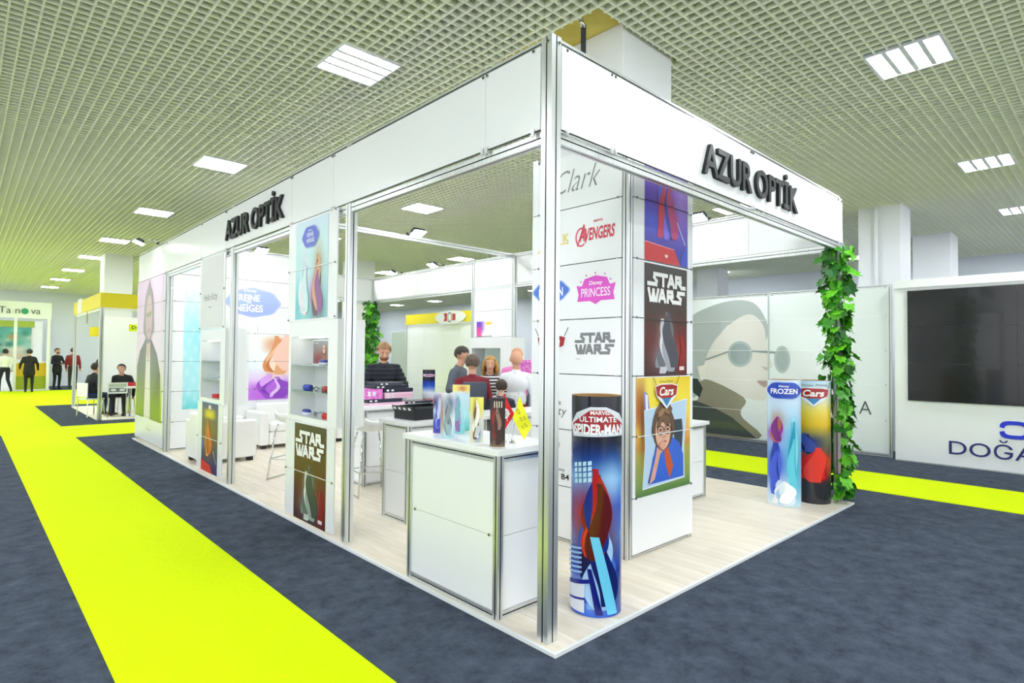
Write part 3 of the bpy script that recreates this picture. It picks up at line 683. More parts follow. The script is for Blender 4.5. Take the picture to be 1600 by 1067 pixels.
# ------------------------------------------------------------------ WALL PRINTS
def wall_prints():
    # outer end wall: tall portrait, u = 10.82 - y
    b = board('wall_print', (.0315, 10.82, .47), FACE_L, 1.98, 2.49, 'tall faded portrait of a woman in a dark jacket on the end wall', t=.001)
    w, h = 1.98, 2.49
    def f(U, V): return mixc(mixc(vgrad(V, (0, '8fae2c'), (.12, 'a8b83c'), (.32, 'dcd8c0'), (.45, 'ecdcea'), (1, 'e7c3ea')), '77951c', .0*U[..., None]), 'f0e6f0', .4*blob(U, V, .8, .6, .3, .4))
    p = Print(); p.grid(0, 0, w, h, f)
    jac = [(.1, .0), (.08, .9), (.3, 1.2), (.62, 1.36), (.8, 1.46), (1.05, 1.46), (1.25, 1.36), (1.6, 1.15), (1.86, .8), (1.9, 0)]
    n = len(jac); vs = np.array(jac+[(1, .01)]); fs = [(i, i+1, n) for i in range(n-1)]
    cc = [np.array(lin('7d9a22')) if y < .3 else (np.array(lin('4f5c3c')) if y < .9 else np.array(lin('6e726e'))) for _, y in vs]; p._add(vs, fs, cc)
    p.poly([(.72, .0), (.82, 1.3), (.95, 1.42), (1.1, 1.3), (1.2, 0)], 'e8e2dc'); p.poly([(.82, 1.2), (.84, 1.5), (1.1, 1.5), (1.1, 1.2), (.97, .95)], 'd9b9ae')
    p.poly(ellpts(.95, 1.85, .36, .52)+[], '8f8288'); p.poly(smooth([(.60, 1.5), (.60, 1.9), (.72, 2.2), (.92, 2.44), (1.0, 2.44), (1.2, 2.15), (1.3, 1.85), (1.3, 1.5)]), '9a9296'); p.ell(.97, 1.8, .25, .4, 'd3b4b8'); p.poly([(.77, 1.82), (.95, 1.8), (1.17, 1.84), (1.16, 1.92), (.95, 1.88), (.78, 1.9)], '9aa072')
    p.ell(.98, 1.57, .07, .03, 'b98a92')
    for z in (.5, 1.0, 1.5, 2.0, 2.5): p.stroke([(0, z-.47), (w, z-.47)], .006, '8e9094', sq=False)
    p.obj('printed_picture', b, y0=-.0015)
    b = board('wall_print', (.0315, 9.98, .16), FACE_L, .5, .3, 'small gold logo lettering low on the end wall', t=.001, m=WHITE)
    p = Print(); p.text('Twinky', .05, .09, .36, .07, 'c8bc7a', -.005, .2); p.stroke(ellpts(.25, .24, .05, .06, 16, math.pi, 2*math.pi), .008, 'd8cfa0'); p.obj('printed_letters', b, y0=-.0015)
    # storage wall: crest and pastel picture
    b = board('wall_print', (1.05, 8.688, 2.16), 0, .86, .74, 'large lilac blue crest with white lettering on the inner wall', t=.001, m=WHITE)
    p = Print(); pts = []
    for i in range(60):
        t = 2*math.pi*i/60; r = 1+.03*math.cos(8*t); pts.append((.36+.46*r*math.cos(t)*(1.08 if math.cos(t) > 0 else 1), .40+.26*r*math.sin(t)))
    p.poly([(x, y) for x, y in pts], 'b4bdf0'); p.poly([(.36+(x-.36)*.93, .4+(y-.4)*.9) for x, y in pts], 'a3b6ee')
    p.text('Disney', .2, .57, .22, .07, 'ffffff', .01, .1); p.text('REINE', .12, .42, .36, .12, 'ffffff', .03); p.text('DES', .25, .38, .08, .03, 'ffffff', .02); p.text('NEIGES', .06, .23, .48, .13, 'ffffff', .03)
    p.stroke([(0, .332), (.86, .332)], .006, 'a8b4d0', sq=False); p.obj('printed_picture', b, y0=-.0015)
    b = board('wall_print', (1.36, 8.688, .80), 0, 1.1, 1.22, 'pastel picture in violet and copper tones on the inner wall', t=.001, m=WHITE)
    def g(U, V):
        c = vgrad(V, (0, 'd59ae6'), (.25, 'e2c0f0'), (.5, 'eaf4fa'), (1, 'f4fafc')); c = mixc(c, 'd58a5c', .85*blob(U, V, .5, .82, .26, .12, 3)); c = mixc(c, 'f3c4b8', .85*blob(U, V, .5, .5, .2, .16, 3)); c = mixc(c, 'b35cd8', .85*blob(U, V, .3, .12, .36, .13, 4)); c = mixc(c, '7a34b4', .7*blob(U, V, .62, .18, .12, .12)); return mixc(c, 'cf9a6a', .6*blob(U, V, .34, .3, .06, .2))
    p = Print(); p.grid(0, 0, 1.1, 1.22, g); p.ribbons(12, .55, .45, 1.2, .42, 6, ['d9905c', 'e8b88c', 'c8743f', 'f4dac4', 'e0a070', 'f2c8b8'], .28); p.ribbons(13, .45, .01, .5, .55, 7, ['c06ae0', '9a48c8', 'd8a0ee', '7a34b4', 'b060d8', 'e6c4f4', '8a40be'], .3)
    for z in (1.0, 1.5, 2.0): p.stroke([(0, z-.8), (1.1, z-.8)], .006, '9a86a0', sq=False)
    p.obj('printed_picture', b, y0=-.0015)
    b = board('wall_print', (.30, 8.688, .70), 0, .62, 2.2, 'icy turquoise strip printed on the inner wall near the end post', t=.001, m=WHITE)
    def k(U, V): return mixc(mixc(vgrad(V, (0, '66d0d8'), (.12, 'a9e4ee'), (.6, 'bfeef4'), (1, 'e6f8fc')), '7fd4e4', .5*blob(U, V, .5, .55, .5, .2)), 'ffffff', (.25*np.sin(U*23+V*9)*np.sin(V*41-U*5)).clip(0, 1)[..., None])
    p = Print(); p.grid(0, 0, .62, 2.2, k, 24, 70)
    for z in (1.0, 1.5, 2.0, 2.5): p.stroke([(0, z-.7), (.62, z-.7)], .006, '7f9aa0', sq=False)
    p.obj('printed_picture', b, y0=-.0015)
    # rear pier print
    b = board('wall_print', (4.9385, 6.62, 2.0), FACE_L, .66, .30, 'small violet and pink picture on the rear pier', t=.001, m=WHITE)
    p = Print(); p.grid(0, 0, .66, .3, lambda U, V: mixc(mixc(np.ones(U.shape+(3,))*.97, '6a3ac8', (blob(U, V, .02, .8, .3, .5, 4))), 'e0489a', blob(U, V, .1, .3, .14, .4, 4)), 24, 12); p.stroke([(.02, .01), (.45, .015)], .012, '4a4a5a'); p.ell(.36, .26, .1, .03, 'e8d44a'); p.obj('printed_picture', b, y0=-.0015)
wall_prints()

# ------------------------------------------------------------------ COUNTERS
def counter(loc, w, d, h, label, over=.03, rows=2, knobs=False, seams=()):
    c = empty('display_counter', loc, 0, label, 'counter'); t = .04
    p = .045
    for x in (p/2, w-p/2):
        for y in (p/2, d-p/2): post(c, x, y, 0, h-t, p)
    for z in (.0225, h-t-.0225):
        beam(c, (p, p/2, z), (w-p, p/2, z), .04, .045); beam(c, (p, d-p/2, z), (w-p, d-p/2, z), .04, .045)
        beam(c, (p/2, p, z), (p/2, d-p, z), .04, .045); beam(c, (w-p/2, p, z), (w-p/2, d-p, z), .04, .045)
    zs = [.045+(h-t-.09)*i/rows for i in range(rows+1)]
    for a, b in zip(zs, zs[1:]):
        boxo('front_panel', (p, .012, a+.0015), (w-p, .022, b-.0015), WHITE, c); boxo('side_panel', (.012, p, a+.0015), (.022, d-p, b-.0015), WHITE, c)
        boxo('side_panel', (w-.022, p, a+.0015), (w-.012, d-p, b-.0015), WHITE, c)
    boxo('back_panel', (p, d-.022, .045), (w-p, d-.012, h-t-.045), WHITE, c)
    boxo('worktop', (-over, -over, h-t), (w+over, d+over, h), WHITE, c, bevel=.003)
    if knobs:
        for z in zs[1:-1]:
            for y in (.09, d-.09): clip(c, .012, y, z, FACE_L)
    return c
counter((.03, .51, PZ), .5, 1.0, 1.05, 'white front counter with aluminium edges beside the corner post', rows=2, knobs=True)
counter((.74, 2.60, PZ), 1.0, .46, .98, 'white counter behind the front one, carrying a black crate')
counter((1.80, 2.60, PZ), 1.4, .46, .98, 'white counter next to the tower, people gathered behind it', rows=3)
counter((3.0, 1.27, PZ), 1.0, .46, .88, 'white low counter partly hidden behind the tower on the right')
counter((1.22, 4.30, PZ), 1.2, .45, .98, 'white counter deeper in the booth loaded with flat boxes')
def small_things():
    zt = PZ+1.05
    def standee(x, y, w, h, rz, label, fn, extra=None, depth=.045):
        o = empty('counter_standee', (x, y, zt), rz, label, 'standee', 'small printed standees on the front counter')
        R = w*.62; A = w/2/R
        arc = [(R*math.sin(t), -R*math.cos(t)+R*math.cos(A)) for t in np.linspace(-A, A, 13)]
        MB().prism(arc, 0, h).obj('card', WHITE2, o)
        p = Print(fine=.02); p.grid(0, 0, w, h, fn, 12, 18)
        rr = random.Random(len(label)); pal = ['%02x%02x%02x' % (lambda g, c: tuple(int(max(0, min(255, q*255*g))) for q in c))(rr.choice((.7, .85, 1.12)), np.broadcast_to(fn(np.array([[rr.uniform(.15, .85)]]), np.array([[rr.uniform(.1, .7)]])), (1, 1, 3))[0, 0]) for _ in range(6)]
        p.ribbons(len(label), w*.5, h*.04, h*.8, w*.36, 5, pal, w*.3); p.ribbons(len(label)+9, w*.5, h*.3, h*.95, w*.3, 4, pal[::-1], w*.22)
        if extra: extra(p, w, h)
        def mp(u, v, k): t = (u-w/2)/w*2*A; return ((R+.001+k)*math.sin(t), -(R+.001+k)*math.cos(t)+R*math.cos(A), v)
        p.obj('printed_picture', o, mapf=mp)
    rz = R_(-45)
    standee(.20, 1.36, .1, .30, rz-.1, 'standee with deep blue base and pink crest, leftmost on counter', lambda U, V: mixc(mixc(vgrad(V, (0, '5a3aa0'), (.2, '2a3a9a'), (.55, 'c8cfe8'), (.75, '2a3068'), (1, 'd8d8ea')), 'd8409a', .9*blob(U, V, .7, .78, .3, .1)), '3a52c8', .7*blob(U, V, .4, .2, .3, .12)))
    standee(.09, 1.11, .11, .31, rz, 'white and tan standee in front of the pale blue pair', lambda U, V: mixc(mixc(vgrad(V, (0, 'a8d4e0'), (.4, 'e4ecf0'), (.8, 'b8c4dc'), (1, 'eef0f4')), '9a5a38', .8*blob(U, V, .12, .5, .12, .4)), '40466e', .7*blob(U, V, .62, .75, .25, .2)))
    standee(.30, 1.27, .12, .30, rz, 'pale blue standee with violet figures behind the tan one', lambda U, V: mixc(mixc(vgrad(V, (0, '7fd8dc'), (.5, 'b8e4ec'), (1, 'd4e8f4')), '7a4a88', .8*blob(U, V, .3, .5, .15, .35)), '3a2a3e', .7*blob(U, V, .25, .2, .15, .15)))
    standee(.42, 1.38, .15, .35, rz-.1, 'light icy standee with yellow top strip at the back', lambda U, V: mixc(vgrad(V, (0, '6ad0d0'), (.4, 'c4eef0'), (.82, 'd6ecf6'), (.86, 'f0e070'), (1, 'f2e67a')), 'c84a3a', .8*blob(U, V, .6, .92, .2, .05)))
    standee(.11, .82, .1, .30, rz, 'yellow edged standee with a dark bottle shape in the middle', lambda U, V: mixc(mixc(vgrad(V, (0, 'd8d6b0'), (.5, 'dcd8d0'), (.75, 'ece068'), (1, 'f0e66a')), '6a3a1e', .85*blob(U, V, .42, .62, .12, .3)), '3a6ac8', .85*blob(U, V, .6, .2, .2, .17)))
    standee(.10, .60, .105, .31, rz, 'dark red and black standee with white lettering, nearest on counter', lambda U, V: mixc(mixc(vgrad(V, (0, '7a6a3c'), (.15, '2a2022'), (1, '1c1214')), 'c0241c', .9*blob(U, V, .35, .6, .3, .2)), 'e0b49a', .75*blob(U, V, .45, .25, .22, .15)),
            lambda p, w, h: [p.rect(w*.3+i*.014, h*.80, w*.3+i*.014+.006, h*.93, 'e8dccc') for i in range(4)])
    # two little flags on one chrome stand
    f = empty('table_flags', (.27, .66, zt), R_(-45), 'red crescent flag and yellow flag on one small chrome stand', 'flags')
    MB().cyl((0, 0, 0), (0, 0, .012), .035, .028, n=16).cyl((0, 0, .012), (0, 0, .03), .012, .008, n=10).obj('base', CHROME, f, smooth=False)
    for s, nm in ((-1, 'red'), (1, 'yellow')):
        top = Vector((s*.05, 0, .325)); MB().cyl((s*.005, 0, .02), top, .0035, n=8).ell((top.x, top.y, top.z+.008), (.007, .007, .01)).obj('pole', CHROME, f)
    def flag(A, Bc, D, Cc, col, nm):
        """cloth between four corner points (x, z), gently rippled"""
        nu, nv = 14, 14; vs = []
        for j in range(nv+1):
            for i in range(nu+1):
                a, b = i/nu, j/nv
                x, z = [(A[k]*(1-a)+Bc[k]*a)*(1-b)+(D[k]*(1-a)+Cc[k]*a)*b for k in (0, 1)]
                vs.append((x, -.008+.006*math.sin(a*8+b*3), z))
        fs = [(j*(nu+1)+i, j*(nu+1)+i+1, (j+1)*(nu+1)+i+1, (j+1)*(nu+1)+i) for j in range(nv) for i in range(nu)]
        o = MB().add(vs, fs).obj('flag_cloth', mat(nm+'_flag', col, .6), f, smooth=True); o['label'] = nm+' flag cloth'
    flag((-.045, .325), (.025, .19), (-.066, .2), (-.052, .065), 'd0131c', 'red')
    p = Print(); o1 = ellpts(0, 0, .026, .032, 24, .45, 2*math.pi-.45); o2 = ellpts(.007, 0, .020, .026, 24, 2*math.pi-.5, .5); p.poly(o1+o2, 'ffffff')
    p.poly([(.024+(.010 if i % 2 == 0 else .004)*math.cos(math.pi*i/5+math.pi), (.010 if i % 2 == 0 else .004)*math.sin(math.pi*i/5+math.pi)) for i in range(10)], 'ffffff')
    p.obj('flag_emblem', f, mapf=lambda u, v, w: (-.034+u, -.0155-w, .195+v))
    flag((.056, .31), (.14, .11), (.013, .165), (.09, .02), 'f0ee1c', 'yellow')
    for (u, v, r) in ((0, .05, .014), (.02, .015, .010), (.042, .04, .009), (.05, .0, .010), (.03, -.03, .008)):
        p = Print(); p.poly(ellpts(u, v, r, r)+[ellpts(u, v, r, r)[0]]+[ellpts(u, v, r*.6, r*.6)[0]]+ellpts(u, v, r*.6, r*.6)[::-1], 'a8981c'); p.obj('flag_mark', f, mapf=lambda u, v, w: (.05+u, -.0155-w, .16+v-u*.8))
    # black crate on the second counter
    c = empty('black_crate', (.86, 2.66, PZ+.98), R_(4), 'black plastic crate with pale label tags on the counter', 'crate')
    mb = MB(); w, d, h = .46, .34, .13
    for a, b in [((0, 0, 0), (w, .012, h)), ((0, d-.012, 0), (w, d, h)), ((0, .012, 0), (.012, d-.012, h*.75)), ((w-.012, .012, 0), (w, d-.012, h)), ((.012, .012, 0), (w-.012, d-.012, .01))]: mb.box(a, b)
    mb.obj('body', BLACK, c, bevel=.004); boxo('rim', (-.012, -.012, h-.02), (w+.012, -.0005, h), DARK, c, bevel=.003); boxo('rim', (w+.0005, -.012, h-.02), (w+.012, d+.01, h), DARK, c, bevel=.003)
    lid = MB().box((-.012, 0, 0), (0, d, .05)).obj('flap', BLACK, c); lid.location = (-.001, 0, h*.7); lid.rotation_euler = (0, R_(-25), 0)
    for i in range(4): boxo('label_tag', (-.0145, .04+i*.08, .012), (-.0125, .08+i*.08, .038), WHITE2, lid)
    # flat boxes on the back counter
    pk = mat('pink_box', 'e05ac8', .5, noise=((60, 60, 60), 'f0b4e6', .5, .56)); lp = mat('pale_pink_box', 'f2c6dc', .5); nb = mat('navy_box', '23273a', .45)
    z = PZ+.98
    stack = [(1.30, 4.36, .55, .30, .035, lp, 'pale pink flat box at the bottom left of the box pile'), (1.86, 4.35, .42, .3, .03, nb, 'black flat box lying on the right of the counter'),]
    for x, y, w, d, h, m, lab in stack: flat_box(x, y, z, w, d, h, m, lab, 0)
    zz = z+.036
    for i, (x, w, h, m, lab) in enumerate([(1.30, .50, .045, nb, 'black flat box under the pink checked boxes'), (1.28, .24, .10, pk, 'magenta checked box at the left of the pile'), (1.55, .42, .04, lp, 'lower pale pink box on the right of the pile'), (1.545, .41, .035, lp, 'upper pale pink box on the right of the pile'), (1.54, .43, .05, nb, 'dark box with pink edge on the right of the pile'),
                                           (1.40, .48, .04, nb, 'dark navy box second from the top of the pile'), (1.45, .36, .035, mat('slate_box', '3a3f4e', .5), 'slate box at the very top of the pile')]):
        if i == 1: flat_box(x, 4.37, zz, w, .28, h+.03, m, lab, 0); continue
        flat_box(x, 4.36, zz, w, .3, h, m, lab, 0.02*((i % 3)-1)); zz += h+.001
    # tube standee on the back counter
def flat_box(x, y, z, w, d, h, m, lab, rz):
    o = empty('flat_box', (x, y, z), rz, lab, 'box', 'flat boxes on the back counter')
    boxo('tray', (.003, .003, 0), (w-.003, d-.003, h*.55), m, o); boxo('lid', (0, 0, h*.35), (w, d, h), m, o, bevel=.002)
    for i in range(2): boxo('tag', (.03+i*.07, -.0015, h*.3), (.065+i*.07, 0.0005, h*.75), WHITE2, o)
small_things()

# ------------------------------------------------------------------ CYLINDER STANDEES
def tube_standee(loc, R, H, label, painter, face=None):
    cam = Vector((-2.3952, -2.1747)); d = (cam-Vector(loc[:2])).normalized(); a = math.atan2(d.x, -d.y) if face is None else face
    o = empty('tube_standee', loc, a, label, 'standee', 'printed cardboard tubes')
    n = 48; ring = [(math.cos(2*math.pi*i/n), math.sin(2*math.pi*i/n)) for i in range(n)]
    vs = [(R*c, R*s, z) for z in (0, H) for c, s in ring]+[((R-.006)*c, (R-.006)*s, z) for z in (0, H) for c, s in ring]
    fs = [(i, (i+1) % n, n+(i+1) % n, n+i) for i in range(n)]+[(2*n+i, 3*n+i, 3*n+(i+1) % n, 2*n+(i+1) % n) for i in range(n)]+[(n+i, n+(i+1) % n, 3*n+(i+1) % n, 3*n+i) for i in range(n)]+[(i, 2*n+i, 2*n+(i+1) % n, (i+1) % n) for i in range(n)]
    MB().add(vs, fs).obj('cardboard_tube', WOODB, o, smooth=False)
    w = math.pi*R*1.72; p = Print(fine=.025); painter(p, w, H)
    def mp(u, v, k): t = (u-w/2)/R; return ((R+.0008+k)*math.sin(t), -(R+.0008+k)*math.cos(t), v)
    po = p.obj('printed_wrap', o, mapf=mp, m=GLOSSP)
    po.data.polygons.foreach_set('use_smooth', [True]*len(po.data.polygons))
    return o
GLOSSP = vc_mat('glossy_wrap', .18)
def paint_hero(p, w, H):
    def f(U, V):
        c = vgrad(V, (0, '2f63d8'), (.12, 'a8c4f0'), (.2, '2a4fc0'), (.35, '5f9ae6'), (.5, '2a66d8'), (.62, '6fb4f4'), (.72, '123a8c'), (.8, '0a1030'), (1, '06081c'))
        c = mixc(c, 'c81f22', .85*blob(U, V, .42, .46, .2, .12)); c = mixc(c, '5a1414', .8*blob(U, V, .5, .32, .16, .09)); c = mixc(c, 'bfe4fa', .55*blob(U, V, .62, .62, .08, .1)); c = mixc(c, '101a5a', .7*blob(U, V, .75, .1, .12, .14)); return c
    p.grid(0, 0, w, H, f, 40, 80)
    p.ribbons(15, w*.5, .03, .6, w*.24, 7, ['2a4fc0', '16309a', '6fa4ec', '1c1c50', '3a78dc', 'a8d0f8', '10206a'], .14); p.ribbons(14, w*.5, .34, .95, w*.17, 6, ['c81f22', '8c141a', 'e0352c', '1c2f86', 'b01a20', '5a1216'], .12)
    # city towers and light beams
    p.poly([(w*.2, .02), (w*.42, .02), (w*.42, .20), (w*.2, .16)], 'dfe6f4'); p.poly([(w*.2, .07), (w*.42, .10), (w*.42, .115), (w*.2, .085)], '16249a'); p.poly([(w*.2, .16), (w*.46, .21), (w*.46, .235), (w*.2, .185)], '101c8c')
    for i in range(6): p.poly([(w*.22, .24+i*.03), (w*.4, .265+i*.03), (w*.4, .278+i*.03), (w*.22, .252+i*.03)], '9cc4f4')
    p.poly([(w*.46, .5), (w*.52, .5), (w*.66, .02), (w*.58, .02)], '6fd0f4'); p.poly([(w*.44, .3), (w*.47, .3), (w*.55, .02), (w*.5, .02)], '0c1878')
    for r in range(4):
        for q in range(4): p.poly([(w*(.34+q*.035), .82+r*.035+q*.006), (w*(.365+q*.035), .826+r*.035+q*.006), (w*(.365+q*.035), .852+r*.035+q*.006), (w*(.34+q*.035), .846+r*.035+q*.006)], 'bfe6fa')
    # title
    p.poly([(w*.31, 1.20), (w*.36, 1.27), (w*.46, 1.31), (w*.56, 1.31), (w*.66, 1.27), (w*.71, 1.20), (w*.69, 1.13), (w*.33, 1.12)], 'd8dce8'); p.poly([(w*.325, 1.20), (w*.46, 1.29), (w*.56, 1.29), (w*.695, 1.20), (w*.67, 1.15), (w*.35, 1.15)], 'a01822')
    p.text('MARVEL', w*.46, 1.262, w*.13, .024, 'f4e8e8', .03); p.text('ULTIMATE', w*.385, 1.215, w*.25, .035, 'eef0f6', .02); p.text('SPIDER-MAN', w*.34, 1.135, w*.34, .068, 'eef2fa', .04); p.text('SPIDER-MAN', w*.345, 1.139, w*.33, .06, 'f8fafc', .01)
def paint_ice(p, w, H):
    def f(U, V):
        c = vgrad(V, (0, 'd8eaf6'), (.12, 'a8cdf0'), (.3, '86b4ea'), (.55, '9cc8ee'), (.75, 'c0dcf2'), (1, 'd4e6f6'))
        c = mixc(c, '2b48c8', .85*blob(U, V, .38, .3, .13, .16, 3)); c = mixc(c, '3cb8d0', .8*blob(U, V, .62, .36, .1, .3, 3)); c = mixc(c, '9a2f9a', .75*blob(U, V, .36, .57, .11, .06)); c = mixc(c, 'b4683a', .6*blob(U, V, .42, .68, .08, .07)); c = mixc(c, 'f4f6fa', .85*blob(U, V, .46, .12, .13, .12)); return c
    p.grid(0, 0, w, H, f, 36, 70)
    p.ribbons(16, w*.4, .1, .8, w*.1, 4, ['2b48c8', '4a68dc', '1f38a8', '3a5ad8'], .1); p.ribbons(17, w*.6, .08, 1.0, w*.08, 4, ['3cb8d0', '8adce8', '2a9ab8', '6ad0e0'], .08); p.ribbons(18, w*.42, .68, 1.0, w*.08, 3, ['9a2f9a', 'b4683a', '7a2880'], .09); p.ribbons(19, w*.5, .01, .3, w*.2, 6, ['f4f6fa', 'c4dcf2', 'e6f0fa', 'aacdf0', 'dceaf6', 'f8fafc'], .13)
    snow_crest(p, w*.5, 1.27, w*.42, .17, '1d45b4', [('Disney', 0, .26, .25, .16), ('FROZEN', 0, -.05, .72, .34)], rim='3f6ad0')
def paint_race(p, w, H):
    def f(U, V):
        c = vgrad(V, (0, '26262c'), (.2, '34363a'), (.42, '5a5a50'), (.56, '8a8448'), (.64, 'dcb81e'), (.74, 'e8cf4a'), (.84, 'd8dcb0'), (1, 'b8d8ec'))
        c = mixc(c, 'c81c18', .92*blob(U, V, .5, .31, .36, .10, 3)); c = mixc(c, '1f2f6e', .9*blob(U, V, .40, .50, .2, .05, 3)); c = mixc(c, 'e05a20', .6*blob(U, V, .7, .34, .14, .04)); return c
    p.grid(0, 0, w, H, f, 36, 70)
    p.ribbons(21, w*.42, .55, .80, w*.16, 4, ['1f2f6e', '2c3f8c', '141f4c', '3a4c9a'], .14); p.ribbons(20, w*.5, .24, .64, w*.26, 7, ['c81c18', 'e02a1c', 'a01414', 'e8602a', 'd0221a', '8c1010', 'e84030'], .2)
    p.text('Disney  PIXAR', w*.36, 1.31, w*.3, .026, '3a3c40'); race_logo(p, w*.5, 1.22, w*.38)
tube_standee((.645, .235, PZ+.001), .162, 1.375, 'dark blue printed tube with a title, standing by the corner post', paint_hero)
tube_standee((4.355, .515, PZ+.001), .172, 1.385, 'icy blue printed tube with oval crest near the ivy post', paint_ice)
tube_standee((4.735, .335, PZ+.001), .172, 1.375, 'yellow and red printed tube with racing shield beside the ivy', paint_race)
def paint_small(p, w, H):
    p.grid(0, 0, w, H, lambda U, V: vgrad(V, (0, 'c02a30'), (.14, 'c8ccd8'), (.3, 'e6f0fa'), (.5, '2a5ac8'), (.62, '1a3aa0'), (.7, '10142e'), (1, '1c2038')), 20, 30)
    p.text('FROZEN', w*.3, H*.78, w*.4, H*.09, 'f4c8e8', .03)
tube_standee((2.32, 4.5, PZ+.982), .085, .44, 'small dark blue printed tube at the end of the box counter', paint_small)

# ------------------------------------------------------------------ FURNITURE
LEATHER = mat('white_leather', 'f1f1ef', .35)
def armchair(loc, rz, w, d, label, name='armchair'):
    o = empty(name, loc, rz, label, 'sofa'); a = .16
    boxo('seat_base', (a, .0, .06), (w-a, d-.16, .28), LEATHER, o, bevel=.02); boxo('seat_cushion', (a+.004, -.01, .282), (w-a-.004, d-.17, .42), LEATHER, o, bevel=.03)
    boxo('backrest', (a, d-.16, .06), (w-a, d, .74), LEATHER, o, bevel=.03)
    boxo('armrest', (0, 0, .06), (a-.002, d, .62), LEATHER, o, bevel=.025); boxo('armrest', (w-a+.002, 0, .06), (w, d, .62), LEATHER, o, bevel=.025)
    for x in (.04, w-.12):
        for y in (.04, d-.12): boxo('foot', (x, y, 0), (x+.08, y+.08, .06), BLACK, o)
armchair((.92, 7.0, PZ), R_(90), .75, .80, 'white leather armchair between the two left doorways')
armchair((1.30, 7.92, PZ), 0, 1.55, .7, 'white leather two seat sofa under the pastel wall picture', 'sofa')
def stool(loc, rz, label):
    o = empty('bar_stool', loc, rz, label, 'bar stool', 'white bar stools'); sh = .70
    # moulded shell seat with low back
    vs = []; nu, nv = 20, 12
    for j in range(nv+1):
        for i in range(nu+1):
            u = i/nu*2-1; v = j/nv*2-1
            r = math.hypot(u, v); k = 1/max(1, r/max(abs(u), abs(v), 1e-6)) if r else 1
            x = .215*u*k*(1-.08*max(0, v)); y = .2*v*k
            z = sh+.02+.05*abs(u)**3+.05*max(0, -v)**3*.2+.20*max(0, v-.25)**1.6
            vs.append((x, y+.03*max(0, v), z))
    fs = [(j*(nu+1)+i, j*(nu+1)+i+1, (j+1)*(nu+1)+i+1, (j+1)*(nu+1)+i) for j in range(nv) for i in range(nu)]
    s = MB().add(vs, fs).obj('seat', PLAST, o, smooth=True); m = s.modifiers.new('t', 'SOLIDIFY'); m.thickness = .022; m.offset = -1
    for sx in (-1, 1):
        for sy in (-1, 1): MB().tube([(sx*.13, sy*.11, sh+.01), (sx*.155, sy*.135, sh-.1), (sx*.215, sy*.2, .0)], .011).obj('leg', CHROME, o, smooth=True)
        MB().tube([(sx*.215, -.2, .011), (sx*.215, .2, .011)], .009).obj('floor_rail', CHROME, o)
    MB().tube([(-.19, -.175, .27), (.19, -.175, .27)], .01).obj('footrest', CHROME, o); MB().tube([(-.19, .175, .27), (.19, .175, .27)], .01).obj('footrest', CHROME, o)
    for sx in (-1, 1): MB().tube([(sx*.19, -.175, .27), (sx*.19, .175, .27)], .01).obj('footrest', CHROME, o)
stool((1.14, 3.98, PZ), R_(170), 'white bar stool with chrome legs in front of the box counter')
stool((.78, 5.38, PZ), R_(120), 'white bar stool seen through the nearer left doorway')
def office_chair(loc, rz, label):
    o = empty('grey_chair', loc, rz, label, 'chair'); g = mat('grey_chair_shell', '4a5160', .5)
    MB().box((-.2, -.2, .74), (.2, .2, .79)).obj('seat', g, o, bevel=.015)
    b = MB().box((-.15, 0, 0), (.15, .03, .54)).obj('backrest', g, o, bevel=.014); b.location = (0, .2, .76); b.rotation_euler = (R_(-8), 0, 0)
    for sx in (-1, 1):
        for sy in (-1, 1): MB().cyl((sx*.15, sy*.15, .74), (sx*.21, sy*.21, 0), .012).obj('leg', CHROME, o)
    MB().tube([(-.19, -.19, .25), (.19, -.19, .25), (.19, .19, .25), (-.19, .19, .25), (-.19, -.19, .25)], .009).obj('footrest', CHROME, o)
# rear vitrine on the pier
def rear_vitrine():
    s = empty('display_showcase', (4.60, 6.42, 0), FACE_L, 'white lit showcase on the rear pier behind the seated woman', 'showcase')
    w, d = 1.15, .33
    for a, b in (((0, 0, .03), (.06, d, 1.97)), ((w-.28, 0, .03), (w, d, 1.97)), ((.06, 0, 1.78), (w-.28, d, 1.97)), ((.06, 0, .03), (w-.28, d, 1.0))): boxo('case_panel', a, b, WHITE, s)
    boxo('back_panel', (.06, d-.012, 1.0), (w-.28, d-.002, 1.78), WHITE2, s)
    for z in (1.26, 1.52): boxo('glass_shelf', (.062, .01, z), (w-.282, d-.014, z+.008), GLASS, s)
    boxo('glass_door', (.45, .0, 1.0), (w-.28, .006, 1.78), GLASS, s)
rear_vitrine()

# ------------------------------------------------------------------ FLOOD LAMPS
def flood(loc, rz, label, arm=.28):
    o = empty('flood_lamp', loc, rz, label, 'lamp', 'flood lamps on the booth frame')
    MB().box((-.02, -.02, -.01), (.02, .02, .03)).obj('clamp', DARK, o)
    MB().tube([(0, 0, .02), (0, -arm*.6, .05), (0, -arm, .0)], .008).obj('arm', ALU, o)
    h = empty_child('lamp_head', o, (0, -arm, -.01), (R_(-22), 0, 0))
    pts = [(-.035, .05), (.035, .05), (.06, -.005), (-.06, -.005)]
    MB().prism([(a*1.25, b) for a, b in pts], -.1, .1, axis='x').obj('housing', DARK, h); MB().box((-.1, -.075, -.016), (.1, .075, -.007)).obj('lens', FLOOD, h)
def empty_child(name, parent, loc, rot):
    e = bpy.data.objects.new(name, None); link(e, parent); e.location = loc; e.rotation_euler = rot; e.empty_display_size = .05; return e
